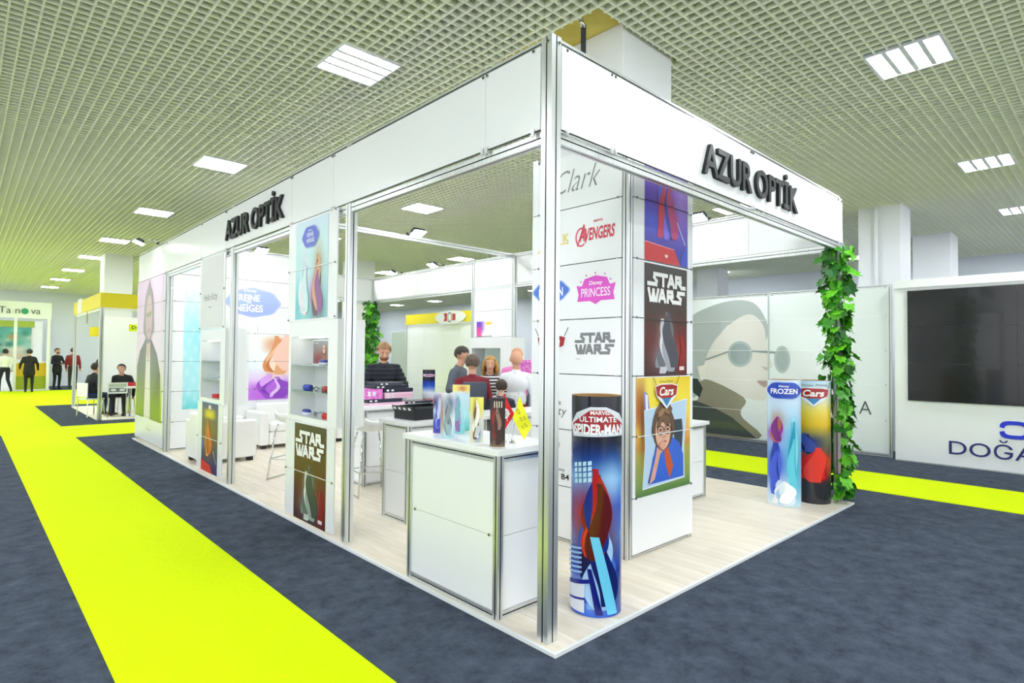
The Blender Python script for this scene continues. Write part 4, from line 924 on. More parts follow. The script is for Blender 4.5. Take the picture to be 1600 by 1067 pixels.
for loc, rz, lab in [((.03, 9.35, 3.52), FACE_L, 'flood lamp on the left fascia shining down the end wall'),
                     ((2.62, 5.53, 3.515), 0, 'flood lamp on the cross beam in the middle of the booth'),
                     ((4.95, 7.75, 3.515), FACE_L, 'flood lamp on the rear beam next to the pier'),
                     ((4.95, 9.35, 3.515), FACE_L, 'flood lamp on the rear beam toward the back corner'),
                     ((4.95, 1.75, 3.515), FACE_L, 'flood lamp on the rear beam right of the tower'),
                     ((1.45, 8.70, 3.49), 0, 'flood lamp above the large crest on the inner wall')]: flood(loc, rz, lab)
# hanging bracket above the booth corner, loose cable
b = empty('hanging_bracket', (1.34, .95, 3.6), 0, 'dark steel bracket hanging from the ceiling opening over the corner', 'bracket')
boxo('strap', (-.02, -.012, -.1), (.02, .012, .83), DARK, b); MB().tube([(0, 0, .8), (-.04, 0, .87), (-.1, .02, .86)], .02).obj('hook', CHROME, b, smooth=True)
st = boxo('slotted_strip', (.03, -.015, -.1), (.06, .015, .55), ALU, b)
for i in range(10): boxo('slot', (.037, -.0165, -.05+i*.055), (.053, -.0151, -.02+i*.055), SLOT, st)
c = MB().tube([(3.28, 10.6, 3.4), (3.35, 10.58, 3.1), (3.5, 10.55, 2.75), (3.52, 10.52, 2.62), (3.4, 10.5, 2.52)], .018, 6).obj('hanging_cable', PLAST, smooth=True); tag(c, 'white cable hanging at the back corner of the booth', 'cable')

# ------------------------------------------------------------------ IVY
def leaf_mesh(name, m):
    o = [(0, 0), (.42, -.12), (.5, .25), (.36, .42), (.42, .7), (.14, .66), (0, 1.05), (-.14, .66), (-.42, .7), (-.36, .42), (-.5, .25), (-.42, -.12)]
    vs = [(0, .32, .0)]+[(x, y, -.16*abs(x)-.12*max(0, y-.5)) for x, y in o]; n = len(o)
    return MB().add(vs, [(0, 1+i, 1+(i+1) % n) for i in range(n)]).mesh(name, m)
def ivy(x, y, ztop, zbot, n, rad, size, label, joined, extra=0):
    o = empty('ivy_garland', (x, y, 0), 0, label, 'ivy'); rnd = random.Random(int(x*100+y*10))
    gm = [mat('ivy_green', '3f9a1e', .4, noise=((40, 40, 40), '2f7d18', .4, .6)), mat('ivy_bright', '6cc427', .4, noise=((40, 40, 40), '58b01f', .4, .6)), mat('ivy_deep', '1f5f1c', .45)]
    for k in range(4):
        ph = rnd.random()*6.28; pts = []
        for i in range(40):
            z = ztop-(ztop-zbot)*i/39; a = ph+z*3.1*(1 if k % 2 else -1); r = rad*.45; pts.append((r*math.cos(a), r*math.sin(a), z))
        MB().tube(pts, .004, 5).obj('stem', gm[2], o)
    lm = [leaf_mesh('leaf', g) for g in gm]; jb = [MB(), MB(), MB()]
    for i in range(n+extra):
        if i >= n: joined = True
        z = ztop-(ztop-zbot)*(((i % n)+rnd.random())/(n if i < n else max(extra, 1))); a = rnd.random()*6.283; r = rad*(.45+.6*rnd.random()**1.5); s = size*(.7+.55*rnd.random())
        if rnd.random() < .06: r *= 1.35
        # stem end towards the post, tip hanging down and out
        M = Matrix.Translation((r*math.cos(a), r*math.sin(a), z))@Matrix.Rotation(a+math.pi/2+rnd.uniform(-.7, .7), 4, 'Z')@Matrix.Rotation(R_(-112+rnd.uniform(-38, 38)), 4, 'X')@Matrix.Rotation(rnd.uniform(-.6, .6), 4, 'Z')@Matrix.Rotation(rnd.uniform(-.4, .4), 4, 'Y')@Matrix.Scale(s, 4)
        k = rnd.choices((0, 1, 2), (.5, .3, .2))[0]
        if x < 5 and y < 1 and any(math.hypot(x+q.x-4.735, y+q.y-.335) < .185 and q.z < 1.42 for q in (M@Vector((0, 0, 0)), M@Vector((0, 1.05, 0)), M@Vector((.5, .4, 0)), M@Vector((-.5, .4, 0)))): continue
        if joined:
            me = lm[k]; jb[k].add([M@v.co for v in me.vertices], [tuple(p.vertices) for p in me.polygons])
        else:
            q = bpy.data.objects.new('leaf', lm[k]); link(q, o); q.matrix_local = M
    if joined:
        for k in range(3): tag(jb[k].obj('leaves', gm[k], o), kind='stuff')
ivy(4.93, .14, 2.95, .12, 300, .15, .125, 'green ivy garland wound round the front right post', False, 170)
ivy(4.88, 10.58, 2.95, .6, 420, .17, .13, 'green ivy garland on the back corner post behind the man', True)

# ------------------------------------------------------------------ RIGHT HAND NEIGHBOUR: GLASS WALL AND SCREEN WALL
def right_booth():
    g = empty('glass_wall', (8.9, .6, 0), FACE_L, 'pale glass partition of wide panels with clip fixings', 'partition')
    GP = mat('pale_glass_panel', 'e8eff1', .07, coat=.5)
    zs = [.06, .61, 1.21, 1.79, 2.375, 2.85]
    xs = [0, -2.0, -4.02, -6.0, -8.0]           # local x to the viewer's left is negative
    for a, b in zip(xs, xs[1:]):
        for z0, z1 in zip(zs, zs[1:]):
            boxo('glass_panel', (b+.02, 0, z0+.002), (a-.02, .012, z1-.002), GP, g)
            for x in (a-.06, b+.06): clip(g, x, -.001, z1, 0)
        post(g, b, .03, 0, 2.9, .05)
    post(g, .0, .03, 0, 2.9, .05); post(g, .09, .03, 0, 2.9, .03)
    beam(g, (-8.0, .03, .03), (0, .03, .03), .04, .05); beam(g, (-8.0, .03, 2.88), (0, .03, 2.88), .04, .05)
    # portrait film: u = 4.62 - y
    b = board('glass_portrait', (8.897, 4.60, .065), FACE_L, 3.94, 2.78, 'large faded side portrait of a woman in round sunglasses on glass', 'window print', t=.001, m=GP)
    U = lambda y: 4.60-y; p = Print(); z = -.065
    hair = [(4.6, 2.0), (4.45, 2.35), (4.1, 2.6), (3.6, 2.76), (3.2, 2.80), (2.9, 2.72), (2.72, 2.5), (2.62, 2.2), (2.75, 1.9), (3.3, 2.35), (3.75, 1.9), (3.9, 1.5), (3.95, 1.1), (4.1, .85), (4.3, .8), (4.6, 1.0)]
    p.poly([(U(y), v+z) for y, v in smooth(hair)], 'b0b8b8')
    skin = [(3.75, 1.95), (3.3, 2.38), (2.95, 2.5), (2.72, 2.28), (2.66, 2.0), (2.62, 1.72), (2.52, 1.5), (2.62, 1.42), (2.64, 1.25), (2.60, 1.15), (2.66, 1.05), (2.64, .92), (2.74, .82), (3.1, .86), (3.6, 1.0), (3.98, 1.15), (3.95, 1.5)]
    p.poly([(U(y), v+z) for y, v in smooth(skin)], 'e0dcd8')
    neck = [(3.98, 1.2), (3.1, .86), (3.16, .6), (3.12, .45), (2.8, .08), (4.58, .08), (4.58, .7), (4.1, .75)]
    p.poly([(U(y), v+z) for y, v in smooth(neck)], '8f8a78'); p.poly([(U(y), v+z) for y, v in [(4.58, .75), (4.1, .72), (3.7, .6), (3.35, .45), (2.85, .08), (4.58, .08)]], '4d5450')
    p.poly([(U(y), v+z) for y, v in [(4.25, 1.2), (4.1, 1.2), (3.98, 1.0), (4.05, .8), (4.2, .9)]], '3c4444')
    p.ell(U(3.18), 1.72+z, .25, .26, 'a9b6b6'); p.ell(U(3.18), 1.72+z, .20, .21, '97a4a6'); p.ell(U(2.36), 1.62+z, .15, .26, 'b4c2c4'); p.ell(U(2.36), 1.62+z, .11, .21, 'a6b4b8')
    p.stroke([(U(2.92), 1.78+z), (U(2.5), 1.75+z)], .04, '8f9a9c'); p.stroke([(U(3.44), 1.76+z), (U(3.9), 1.6+z)], .03, '8f9a9c')
    p.poly([(U(2.84), 1.2+z), (U(2.62), 1.22+z), (U(2.6), 1.13+z), (U(2.7), 1.08+z)], 'b39a98'); p.poly([(U(2.75), 1.48+z), (U(2.58), 1.46+z), (U(2.66), 1.4+z)], 'bdb0ac')
    p.poly([(U(y), v+z) for y, v in [(4.1, 1.45), (3.9, 1.5), (3.92, 1.2), (4.02, 1.15)]], 'e6e0da')
    for v in zs[1:-1]: p.stroke([(0, v+z), (3.94, v+z)], .006, 'f2f8f8', sq=False)
    p.stroke([(U(2.61), 0), (U(2.61), 2.77)], .03, 'b9c4c4', sq=False)
    p.obj('printed_film', b, y0=-.0015, m=GPRINT)
    l = letters3d('wall_letter', 'A', (8.894, 1.06, .70), FACE_L, .19, .22, .004, 'thin dark capital letter on the glass beside the ivy', -.01, mat('dark_letter', '4a545a', .5))
    # white wall with a wide black screen
    w = empty('screen_wall', (8.75, .49, 0), FACE_L, 'white exhibition wall carrying a wide black screen on the right', 'partition')
    boxo('wall_board', (0, 0, .02), (7, .12, 2.80), WHITE, w); boxo('header', (-.004, -.03, 2.80), (7, .14, 2.93), WHITE2, w); boxo('plinth', (0, -.006, 0), (7, .0, .02), ALU, w)
    s = empty('black_screen', (8.745, .305, .985), FACE_L, 'wide glossy black screen wall on the white partition', 'screen')
    SCR = mat('screen_glass', '07080d', .22, coat=.3)
    for i in range(3):
        for j in range(3): boxo('screen_panel', (i*1.35+.0015, -.035, j*.588+.0015), ((i+1)*1.35-.0015, 0, (j+1)*.588-.0015), SCR, s)
    NAVY = mat('navy_letter', '1f2670', .45)
    letters3d('wall_lettering', 'DOĞAN', (8.7445, -.225, .195), FACE_L, 1.25, .20, .008, 'navy capital letters low on the white screen wall', .0, NAVY)
    lg = empty('wall_logo', (8.7445, -.83, .50), FACE_L, 'blue rounded ring emblem above the navy letters', 'sign'); BL = mat('blue_logo', '1a2fd0', .4)
    def ring(a0, a1, nm):
        o = [(.17+.17*math.copysign(abs(math.cos(t))**.6, math.cos(t)), .13+.13*math.copysign(abs(math.sin(t))**.6, math.sin(t))) for t in np.linspace(a0, a1, 18)]
        i = [(.17+.115*math.copysign(abs(math.cos(t))**.6, math.cos(t)), .13+.075*math.copysign(abs(math.sin(t))**.6, math.sin(t))) for t in np.linspace(a1, a0, 18)]
        MB().prism(o+i, -.008, 0, axis='y').obj(nm, BL, lg)
    ring(.1, math.pi-.1, 'ring_half'); ring(math.pi+.1, 2*math.pi-.1, 'ring_half')
    # yellow topped stand further along the right aisle
    y = empty('yellow_stand', (8.9, 9.3, 0), FACE_L, 'neighbouring stand with yellow fascia and white panelled wall', 'stand')
    for a, b in zip((-5.95, -4.9, -3.9, -2.9), (-4.9, -3.9, -2.9, -1.6)):
        for z0, z1 in ((.05, .6), (.6, 1.2), (1.2, 1.8), (1.8, 2.65)): boxo('wall_panel', (a+.003, .05, z0+.003), (b-.003, .07, z1-.003), WHITE, y)
    boxo('fascia_panel', (-5.95, 0, 2.68), (-1.6, .04, 3.02), YFASC, y); post(y, -5.93, .05, 0, 2.68, .05)
    boxo('door_panel', (-7.0, .1, .02), (-6.0, .13, 2.45), mat('grey_green_door', 'b9c4bc', .6), y)
    sg = empty('oval_sign', (8.88, 13.42, 2.64), FACE_L, 'white oval sign with a red and grey emblem on the yellow fascia', 'sign')
    MB().prism(ellpts(.78, .2, .78, .22, 32), -.04, -.0, axis='y').obj('oval_board', WHITE2, sg)
    p = Print(); p.poly([(.46, .34), (1.08, .3), (1.08, .1), (.46, .08), (.52, .2)], 'c0181c'); p.ell(.78, .2, .14, .2, 'f0f0f0'); p.ell(.78, .2, .11, .165, '55585c'); p.ell(.78, .2, .075, .125, 'e8e8e8'); p.obj('printed_emblem', sg, y0=-.041)
right_booth()

# ------------------------------------------------------------------ FAR LEFT STANDS
def far_left():
    y = empty('yellow_stand', (0, 14.75, 0), 0, 'far stand with yellow fascia and white posts past the booth end', 'stand')
    boxo('floor_board', (0, 0, 0), (3.4, 4.6, .02), mat('cream_floor', 'e8e2cc', .6), y)
    post(y, .04, .04, 0, 2.72, .08); post(y, .04, 4.5, 0, 2.72, .08); post(y, .04, 2.3, 2.4, 2.72, .05)
    boxo('fascia_panel', (0, 0, 2.72), (3.4, .03, 3.07), YFASC, y); boxo('fascia_panel', (0, .03, 2.72), (.03, 3.0, 3.07), YFASC, y); boxo('fascia_panel', (0, 3.75, 2.72), (.03, 4.55, 3.07), YFASC, y)
    boxo('sign_panel', (-.004, 3.02, 2.72), (.03, 3.73, 3.12), WHITE2, y)
    boxo('sign_pole', (.76, -.5, 0), (.80, -.46, 2.72), WHITE2, y); boxo('roof_edge', (.04, .04, 2.66), (3.4, .07, 2.72), WHITE2, y); boxo('roof_edge', (.04, .07, 2.66), (.07, 4.5, 2.72), WHITE2, y)
    for a, b in ((.3, 1.25), (1.25, 2.2), (2.2, 3.15)): boxo('wall_panel', (a+.004, 2.0, .03), (b-.004, 2.03, 2.6), WHITE, y)
    boxo('wall_panel', (.9, 4.5, .03), (3.3, 4.53, 2.6), WHITE2, y); boxo('inner_sign', (.35, 4.2, 2.1), (1.3, 4.24, 2.38), YFASC, y)
    b = board('red_picture', (.62, 19.2, 1.1), 0, .9, .62, 'red picture with a pale face at the back of the far stand', m=mat('red_print', 'c81c3c', .5))
    p = Print(); p.ell(.35, .28, .16, .2, '9a5a3a'); p.ell(.36, .26, .11, .16, 'e8bfa4'); p.poly([(.15, .01), (.3, .14), (.45, .14), (.6, .01)], 'e8c4b0'); p.obj('printed_picture', b)
    d = board('number_sign', (.50, 14.24, 2.14), 0, .26, .17, 'small yellow sign with black stand number', 'sign', mat('yellow_sign', 'e8f21c', .5), t=.01); p = Print(); p.text('D4', .06, .055, .14, .075, '2a2c1a', .02); p.obj('printed_letters', d, y0=-.0105)
    t = empty('white_table', (.75, 15.35, .02), 0, 'white round table with papers in the far stand', 'table')
    MB().cyl((0, 0, .72), (0, 0, .75), .42, n=24).obj('table_top', WHITE, t); MB().cyl((0, 0, 0), (0, 0, .72), .04, n=12).obj('pedestal', CHROME, t); MB().cyl((0, 0, 0), (0, 0, .02), .24, n=20).obj('foot', CHROME, t)
    r = board('paper_stack', (.45, 15.5, .771), 0, .5, .1, 'red folder standing on the white round table', 'folder', mat('red_folder', 'b8202c', .5), t=.03)
    f = board('framed_certificate', (.22, 15.0, .62), 0, .42, .27, 'small framed picture strip hanging by the table edge', 'picture', WHITE2, t=.02); p = Print(); p.rect(.03, .16, .39, .24, 'b9c4b4'); p.rect(.03, .04, .39, .14, '6a727c'); p.ell(.12, .09, .06, .03, 'e6e8ec'); p.ell(.3, .09, .06, .03, 'e6e8ec'); p.obj('printed_picture', f, y0=-.0205)
    MB().tube([(.02, .02, 0), (.02, .02, -.6)], .01).obj('stand_leg', CHROME, f); MB().tube([(.4, .02, 0), (.4, .02, -.6)], .01).obj('stand_leg', CHROME, f)
    # white stand with large lettering at the end wall
    s = empty('white_stand', (-2.6, 29.2, 0), 0, 'white stand with photo wall and raised name at the far end', 'stand')
    boxo('floor_board', (0, 0, 0), (2.95, 3.2, .05), WHITE2, s); boxo('header', (0, 0, 3.0), (2.95, .25, 3.68), WHITE, s)
    for x in (.0, 1.75, 2.82): boxo('post', (x, 0, .05), (x+.1, .1, 3.0), WHITE2, s)
    boxo('back_wall', (0, 2.9, .05), (2.9, 3.0, 3.0), WHITE2, s); boxo('olive_band', (0, 2.86, 2.72), (2.6, 2.9, 3.0), mat('olive_band', '9ab03a', .5), s)
    b = board('photo_mural', (-2.6, 32.05, 1.3), 0, 2.5, 1.4, 'leafy green photo mural behind the far white stand', t=.005)
    rr = np.random.RandomState(3); pts_ = [(rr.rand(), rr.rand(), .04+.07*rr.rand(), ['2f7a6a', '1f5a4a', '7fc8b8', 'e8d8c0', 'd86a2a', '4aa08a'][rr.randint(6)]) for _ in range(36)]
    def f2(U, V):
        c = vgrad(V, (0, 'b9a890'), (.3, 'cfc8b8'), (.6, '6fb0a0'), (1, '4a9a8c'))
        for u, v, r, k in pts_: c = mixc(c, k, .7*blob(U, V, u, v, r*.8, r))
        return c
    p = Print(); p.grid(0, 0, 2.5, 1.4, f2, 60, 36); p.obj('printed_picture', b)
    L = letters3d('wall_lettering', 'TTa n   va', (-1.57, 29.19, 3.19), 0, 1.55, .26, .02, 'dark lettering with a green dot on the far white stand', -.01, mat('charcoal_letter', '2f3434', .5))
    MB().cyl((1.045, -.03, .1), (1.045, -.01, .1), .12, n=20).obj('green_dot', mat('green_dot', '2a9a6a', .5), L)
    k = empty('reception_desk', (-.78, 29.4, .05), 0, 'yellow and olive reception desk of the far white stand', 'counter')
    boxo('upper_front', (0, 0, .55), (1.05, .5, 1.1), mat('mustard', 'd8b41c', .5), k); boxo('lower_front', (0, .005, 0), (1.05, .5, .549), mat('olive', '9aa81c', .5), k); boxo('desk_top', (-.03, -.03, 1.1), (1.08, .53, 1.14), WHITE, k)
far_left()

# ------------------------------------------------------------------ PEOPLE
def seg_d(P, a, b, r0, r1):
    ab = b-a; t = np.clip(((P-a)@ab)/max(ab@ab, 1e-9), 0, 1); return np.linalg.norm(P-(a+t[:, None]*ab), axis=1)-(r0+(r1-r0)*t)
def hand_prims(wr, el, side, curl=.5, spread=.021):
    """palm, four unequal bent fingers and a side thumb along the forearm direction"""
    d = (wr-el)/np.linalg.norm(wr-el); up = np.array([0, 0, 1.]) if abs(d[2]) < .8 else np.array([0, -1., 0])
    s = np.cross(d, up); s /= np.linalg.norm(s); n = np.cross(s, d); out = []
    pc = wr+d*.05
    for k in (-1, 0, 1): out.append(('c', wr+d*.015+s*k*.016, pc+d*.035+s*k*.022, .016, .013, 'hand'))
    for k, L in ((-1.5, .062), (-.5, .076), (.5, .08), (1.5, .07)):
        b = pc+d*.04+s*k*spread; m = b+d*L*.5-n*L*.18*curl; e = m+d*L*.42-n*L*.5*curl
        out += [('c', b, m, .0095, .009, 'hand'), ('c', m, e, .009, .0075, 'hand')]
    t0 = wr+d*.03+s*side*.03; t1 = t0+d*.03+s*side*.028-n*.012; out += [('c', t0, t1, .012, .0105, 'hand'), ('c', t1, t1+d*.032+s*side*.004-n*.01, .0105, .008, 'hand')]
    return out
def person(label, loc, rz, h=1.75, cols=None, pose=None, lean=0., head=(0, 0), bulk=1., hair='short', haircol='2a211c', sit=None, vox=.011, quilt=False, stripes=False, sleeves=True, coat=False, glasses=False, skirt=False, group=None, face=True):
    s = h/1.75; cols = cols or {}
    J = dict(pelvis=(0, 0, .95), waist=(0, 0, 1.10), chest=(0, .01, 1.29), neck=(0, .02, 1.45), headc=(0, -.005, 1.615),
             shL=(.172, .01, 1.375), shR=(-.172, .01, 1.375), elL=(.235, .03, 1.13), elR=(-.235, .03, 1.13), wrL=(.24, -.07, .90), wrR=(-.24, -.07, .90),
             hpL=(.09, 0, .93), hpR=(-.09, 0, .93), knL=(.10, -.02, .50), knR=(-.10, -.02, .50), anL=(.10, .02, .085), anR=(-.10, .02, .085))
    J = {k: np.array(v, float) for k, v in J.items()}
    if sit is not None:
        dz = sit+.09-.95*1.0
        for k in J:
            if k[:2] not in ('kn', 'an'): J[k][2] += dz/s if s else dz
        for sd, x in (('L', .12), ('R', -.12)):
            J['hp'+sd][1] = -.02; J['kn'+sd] = np.array([x, -.42, max(sit/s+.06, .5)]); J['an'+sd] = np.array([x, -.38, max(.085, sit/s-.40)])
    if lean:
        c, sn = math.cos(lean), math.sin(lean); pv = J['pelvis'].copy()
        for k in ('waist', 'chest', 'neck', 'headc', 'shL', 'shR', 'elL', 'elR', 'wrL', 'wrR'):
            q = J[k]-pv; J[k] = pv+np.array([q[0], q[1]*c-q[2]*sn, q[1]*sn+q[2]*c])
    for k, v in (pose or {}).items(): J[k] = np.array(v, float)
    J = {k: v*s for k, v in J.items()}
    B = bulk; pr = []
    C = lambda a, b, r0, r1, t: pr.append(('c', np.array(a, float), np.array(b, float), r0*s, r1*s, t))
    E = lambda c, r, t: pr.append(('e', np.array(c, float), np.array(r, float)*s, 0, 0, t))
    E(J['pelvis'], (.155, .115, .12), 'legs'); E((J['waist']+J['pelvis'])/2+np.array([0, 0, .03]), (.148*B, .112*B, .11), 'top'); E(J['waist'], (.145*B, .108*B, .13), 'top'); E(J['chest'], (.168*B, .118*B, .17), 'top')
    C(J['shL'], J['neck']+np.array([0, 0, -.04*s]), .058*B, .062, 'top'); C(J['shR'], J['neck']+np.array([0, 0, -.04*s]), .058*B, .062, 'top'); C(J['chest'], J['neck']+np.array([0, 0, -.02]), .1, .07, 'top'); C(J['neck']-np.array([0, 0, .03]), J['headc']+np.array([0, 0, -.06*s]), .054, .052, 'skin')
    fa = 'top' if sleeves else 'skin'
    for sd in 'LR':
        C(J['sh'+sd], J['el'+sd], .056*B, .046*B, 'top'); C(J['el'+sd], J['wr'+sd], .045*(B if sleeves else 1), .033*(B if sleeves else 1), fa)
        C(J['hp'+sd], J['kn'+sd], .086, .062, 'legs'); C(J['kn'+sd], J['an'+sd], .062, .044, 'legs')
        a = J['an'+sd]; C(a+np.array([0, .035, -.035])*s, a+np.array([.01*(1 if sd == 'L' else -1), -.10, -.045])*s, .042, .038, 'shoe'); C(a+np.array([0, -.05, -.045])*s, a+np.array([.012*(1 if sd == 'L' else -1), -.165, -.053])*s, .038, .028, 'shoe')
        pr += hand_prims(J['wr'+sd], J['el'+sd], 1 if sd == 'L' else -1)
    if coat: C(J['waist'], J['pelvis']-np.array([0, 0, .16*s]), .15*B, .175*B, 'top')
    if skirt: C(J['pelvis'], (J['knL']+J['knR'])/2, .16, .2, 'top')
    # head
    hp, hy = head; cp, sp, cy, sy = math.cos(hp), math.sin(hp), math.cos(hy), math.sin(hy)
    Rx = np.array([[1, 0, 0], [0, cp, -sp], [0, sp, cp]]); Rz = np.array([[cy, -sy, 0], [sy, cy, 0], [0, 0, 1]]); H = Rz@Rx
    hc = J['headc']; hd = lambda p: hc+H@(np.array(p, float)*s)
    for c, r in (((0, .012, .035), .088), ((0, -.015, .03), .083), ((0, .025, .02), .083)): pr.append(('c', hd(c), hd((c[0], c[1], c[2]-.012)), r*s, r*s*.98, 'skin'))
    pr.append(('c', hd((0, -.04, -.03)), hd((0, -.058, -.085)), .056*s, .034*s, 'skin')); pr.append(('c', hd((0, -.09, .012)), hd((0, -.112, -.022)), .010*s, .0155*s, 'skin'))
    for q in (-1, 1): pr.append(('c', hd((q*.086, .008, .018)), hd((q*.086, .012, -.022)), .014*s, .010*s, 'skin')); pr.append(('c', hd((q*.03, -.078, .026)), hd((q*.045, -.07, .028)), .013*s, .013*s, 'skin'))
    mb = MB()
    for k, a, b, r0, r1, t in pr:
        if k == 'c':
            mb.cyl(a, b, r0, r1, n=14)
            mb.ell(a, (r0, r0, r0), 14, 8); mb.ell(b, (r1, r1, r1), 14, 8)
        else: mb.ell(a, b, 18, 12)
    me0 = mb.mesh('body_src', WHITE); tmp = bpy.data.objects.new('body_src', me0); COL.objects.link(tmp)
    m = tmp.modifiers.new('r', 'REMESH'); m.mode = 'VOXEL'; m.voxel_size = vox; m2 = tmp.modifiers.new('s', 'SMOOTH'); m2.factor = .5; m2.iterations = 3
    dg = bpy.context.evaluated_depsgraph_get(); me = bpy.data.meshes.new_from_object(tmp.evaluated_get(dg)); bpy.data.objects.remove(tmp); bpy.data.meshes.remove(me0)
    me.name = 'body'; V = np.zeros(len(me.vertices)*3); me.vertices.foreach_get('co', V); V = V.reshape(-1, 3)
    if quilt:
        N = np.zeros(len(me.vertices)*3); me.vertices.foreach_get('normal', N); N = N.reshape(-1, 3)
    best = np.full(len(V), 1e9); tg = np.zeros(len(V), int); tags = ['top', 'legs', 'shoe', 'skin', 'hand']
    for k, a, b, r0, r1, t in pr:
        d = seg_d(V, a, b, r0, r1) if k == 'c' else (np.linalg.norm((V-a)/b, axis=1)-1)*b.min()
        w = d < best; best[w] = d[w]; tg[w] = tags.index(t)
    if quilt:
        q = (tg == 0)[:, None]*N*(.016*np.abs(np.sin(V[:, 2:3]*math.pi/.06))-.005); V = V+q; me.vertices.foreach_set('co', V.ravel())
    skin = mat('skin_'+cols.get('skin', 'd9a98c'), cols.get('skin', 'd9a98c'), .55)
    top = stripe_mat() if stripes else mat('cloth_'+cols.get('top', '333333'), cols.get('top', '333333'), .8)
    me.materials.clear()
    for x in (top, mat('cloth_'+cols.get('legs', '23262e'), cols.get('legs', '23262e'), .8), mat('shoe_'+cols.get('shoe', '15151a'), cols.get('shoe', '15151a'), .5), skin): me.materials.append(x)
    lp = np.zeros(len(me.polygons), int); me.polygons.foreach_get('loop_start', lp); vi = np.zeros(len(me.loops), int); me.loops.foreach_get('vertex_index', vi)
    me.polygons.foreach_set('material_index', np.minimum(tg[vi[lp]], 3)); me.polygons.foreach_set('use_smooth', [True]*len(me.polygons)); me.update()
    o = bpy.data.objects.new('person', me); COL.objects.link(o); o.location = loc; o.rotation_euler = (0, 0, rz); tag(o, label, 'person', group)
    # hair and face parts
    HM = Matrix([list(H[i])+[hc[i]] for i in range(3)]+[[0, 0, 0, 1]])@Matrix.Scale(s, 4)
    rnd = random.Random(len(label))
    if hair != 'bald':
        mbh = MB(); mbh.ell((0, .012, .03), (.1, .112, .108), 26, 20)
        keep = []
        def ok(p):
            x, y, z = p
            if hair == 'long': return z > .065 or (y > -.045+abs(z)*.1 and z > -.2) or (abs(x) > .07 and y > -.07)
            return z > .075-.02*abs(x)/.1 or (y > -.02 and z > .01) or (y > .02 and z > -.055)
        vv = [(v[0]*(1+rnd.uniform(-.03, .03)), v[1]*(1+rnd.uniform(-.03, .03)), v[2]+rnd.uniform(-.003, .004)) for v in mbh.v]
        fs = [f for f in mbh.f if all(ok(mbh.v[i]) for i in f)]
        hb = MB().add(vv, fs)
        if hair == 'long':
            for i in range(16):
                a = math.pi*(-.12+1.24*i/15); x, y = .1*math.cos(a), .03+.085*math.sin(a)
                hb.cyl((x*.9, y*.9, .05), (x*1.15+rnd.uniform(-.01, .01), y*1.05-.01, -.09-rnd.random()*.03), .026, .022, n=7); hb.cyl((x*1.15, y*1.05-.01, -.08), (x*1.1+rnd.uniform(-.015, .015), y-.012, -.15-rnd.random()*.03), .022, .01, n=7)
        ho = hb.obj('hair', mat('hair_'+haircol, haircol, .6, noise=((70, 70, 20), '%02x%02x%02x' % tuple(min(255, int(int(haircol[i:i+2], 16)*1.35)+6) for i in (0, 2, 4)), .4, .6)), o, smooth=True); ho.matrix_local = HM
    if face:
        for q in (-1, 1):
            e = MB().ell((q*.032, -.079, .014), (.013, .009, .0085), 10, 8).obj('eye', mat('eye_white', 'eceae6', .3), o, smooth=True); e.matrix_local = HM
            i = MB().ell((q*.032, -.0855, .014), (.0055, .004, .0055), 8, 6).obj('iris', mat('iris', '2a1c14', .3), e)
            b = MB().tube([(q*.016, -.093, .034), (q*.034, -.092, .040), (q*.05, -.080, .034)], .0042, 5).obj('eyebrow', mat('hair_'+haircol, haircol, .6), o); b.matrix_local = HM
        mo = MB().tube([(-.024, -.088, -.052), (0, -.096, -.057), (.024, -.088, -.052)], .0048, 5).obj('mouth', mat('lips', 'a8564e', .5), o, smooth=True); mo.matrix_local = HM
        if hair == 'beard' or cols.get('beard'):
            bv = MB(); bv.ell((0, -.05, -.062), (.062, .052, .05), 18, 12); f2 = [f for f in bv.f if all(bv.v[i][2] < -.062+.03*abs(bv.v[i][0])/.06-.0 and bv.v[i][1] < .0 for i in f)]
            bo = MB().add(bv.v, f2).obj('beard', mat('hair_'+cols['beard'], cols['beard'], .7), o, smooth=True); bo.matrix_local = HM
    return o
def stripe_mat():
    if 'striped' in MATS: return MATS['striped']
    m = bpy.data.materials.new('striped_knit'); m.use_nodes = True; nt = m.node_tree; b = nt.nodes['Principled BSDF']
    tc = nt.nodes.new('ShaderNodeTexCoord'); w = nt.nodes.new('ShaderNodeTexWave'); w.bands_direction = 'Z'; w.inputs['Scale'].default_value = 7; rp = nt.nodes.new('ShaderNodeValToRGB')
    rp.color_ramp.interpolation = 'CONSTANT'; rp.color_ramp.elements[0].color = lin('17181c')+(1,); rp.color_ramp.elements[1].position = .5; rp.color_ramp.elements[1].color = lin('e6e6e6')+(1,)
    nt.links.new(tc.outputs['Object'], w.inputs['Vector']); nt.links.new(w.outputs['Fac'], rp.inputs[0]); nt.links.new(rp.outputs[0], b.inputs['Base Color']); b.inputs['Roughness'].default_value = .8
    MATS['striped'] = m; return m
def toward(x, y, tx, ty): return math.atan2(tx-x, -(ty-y))     # a figure faces local -Y
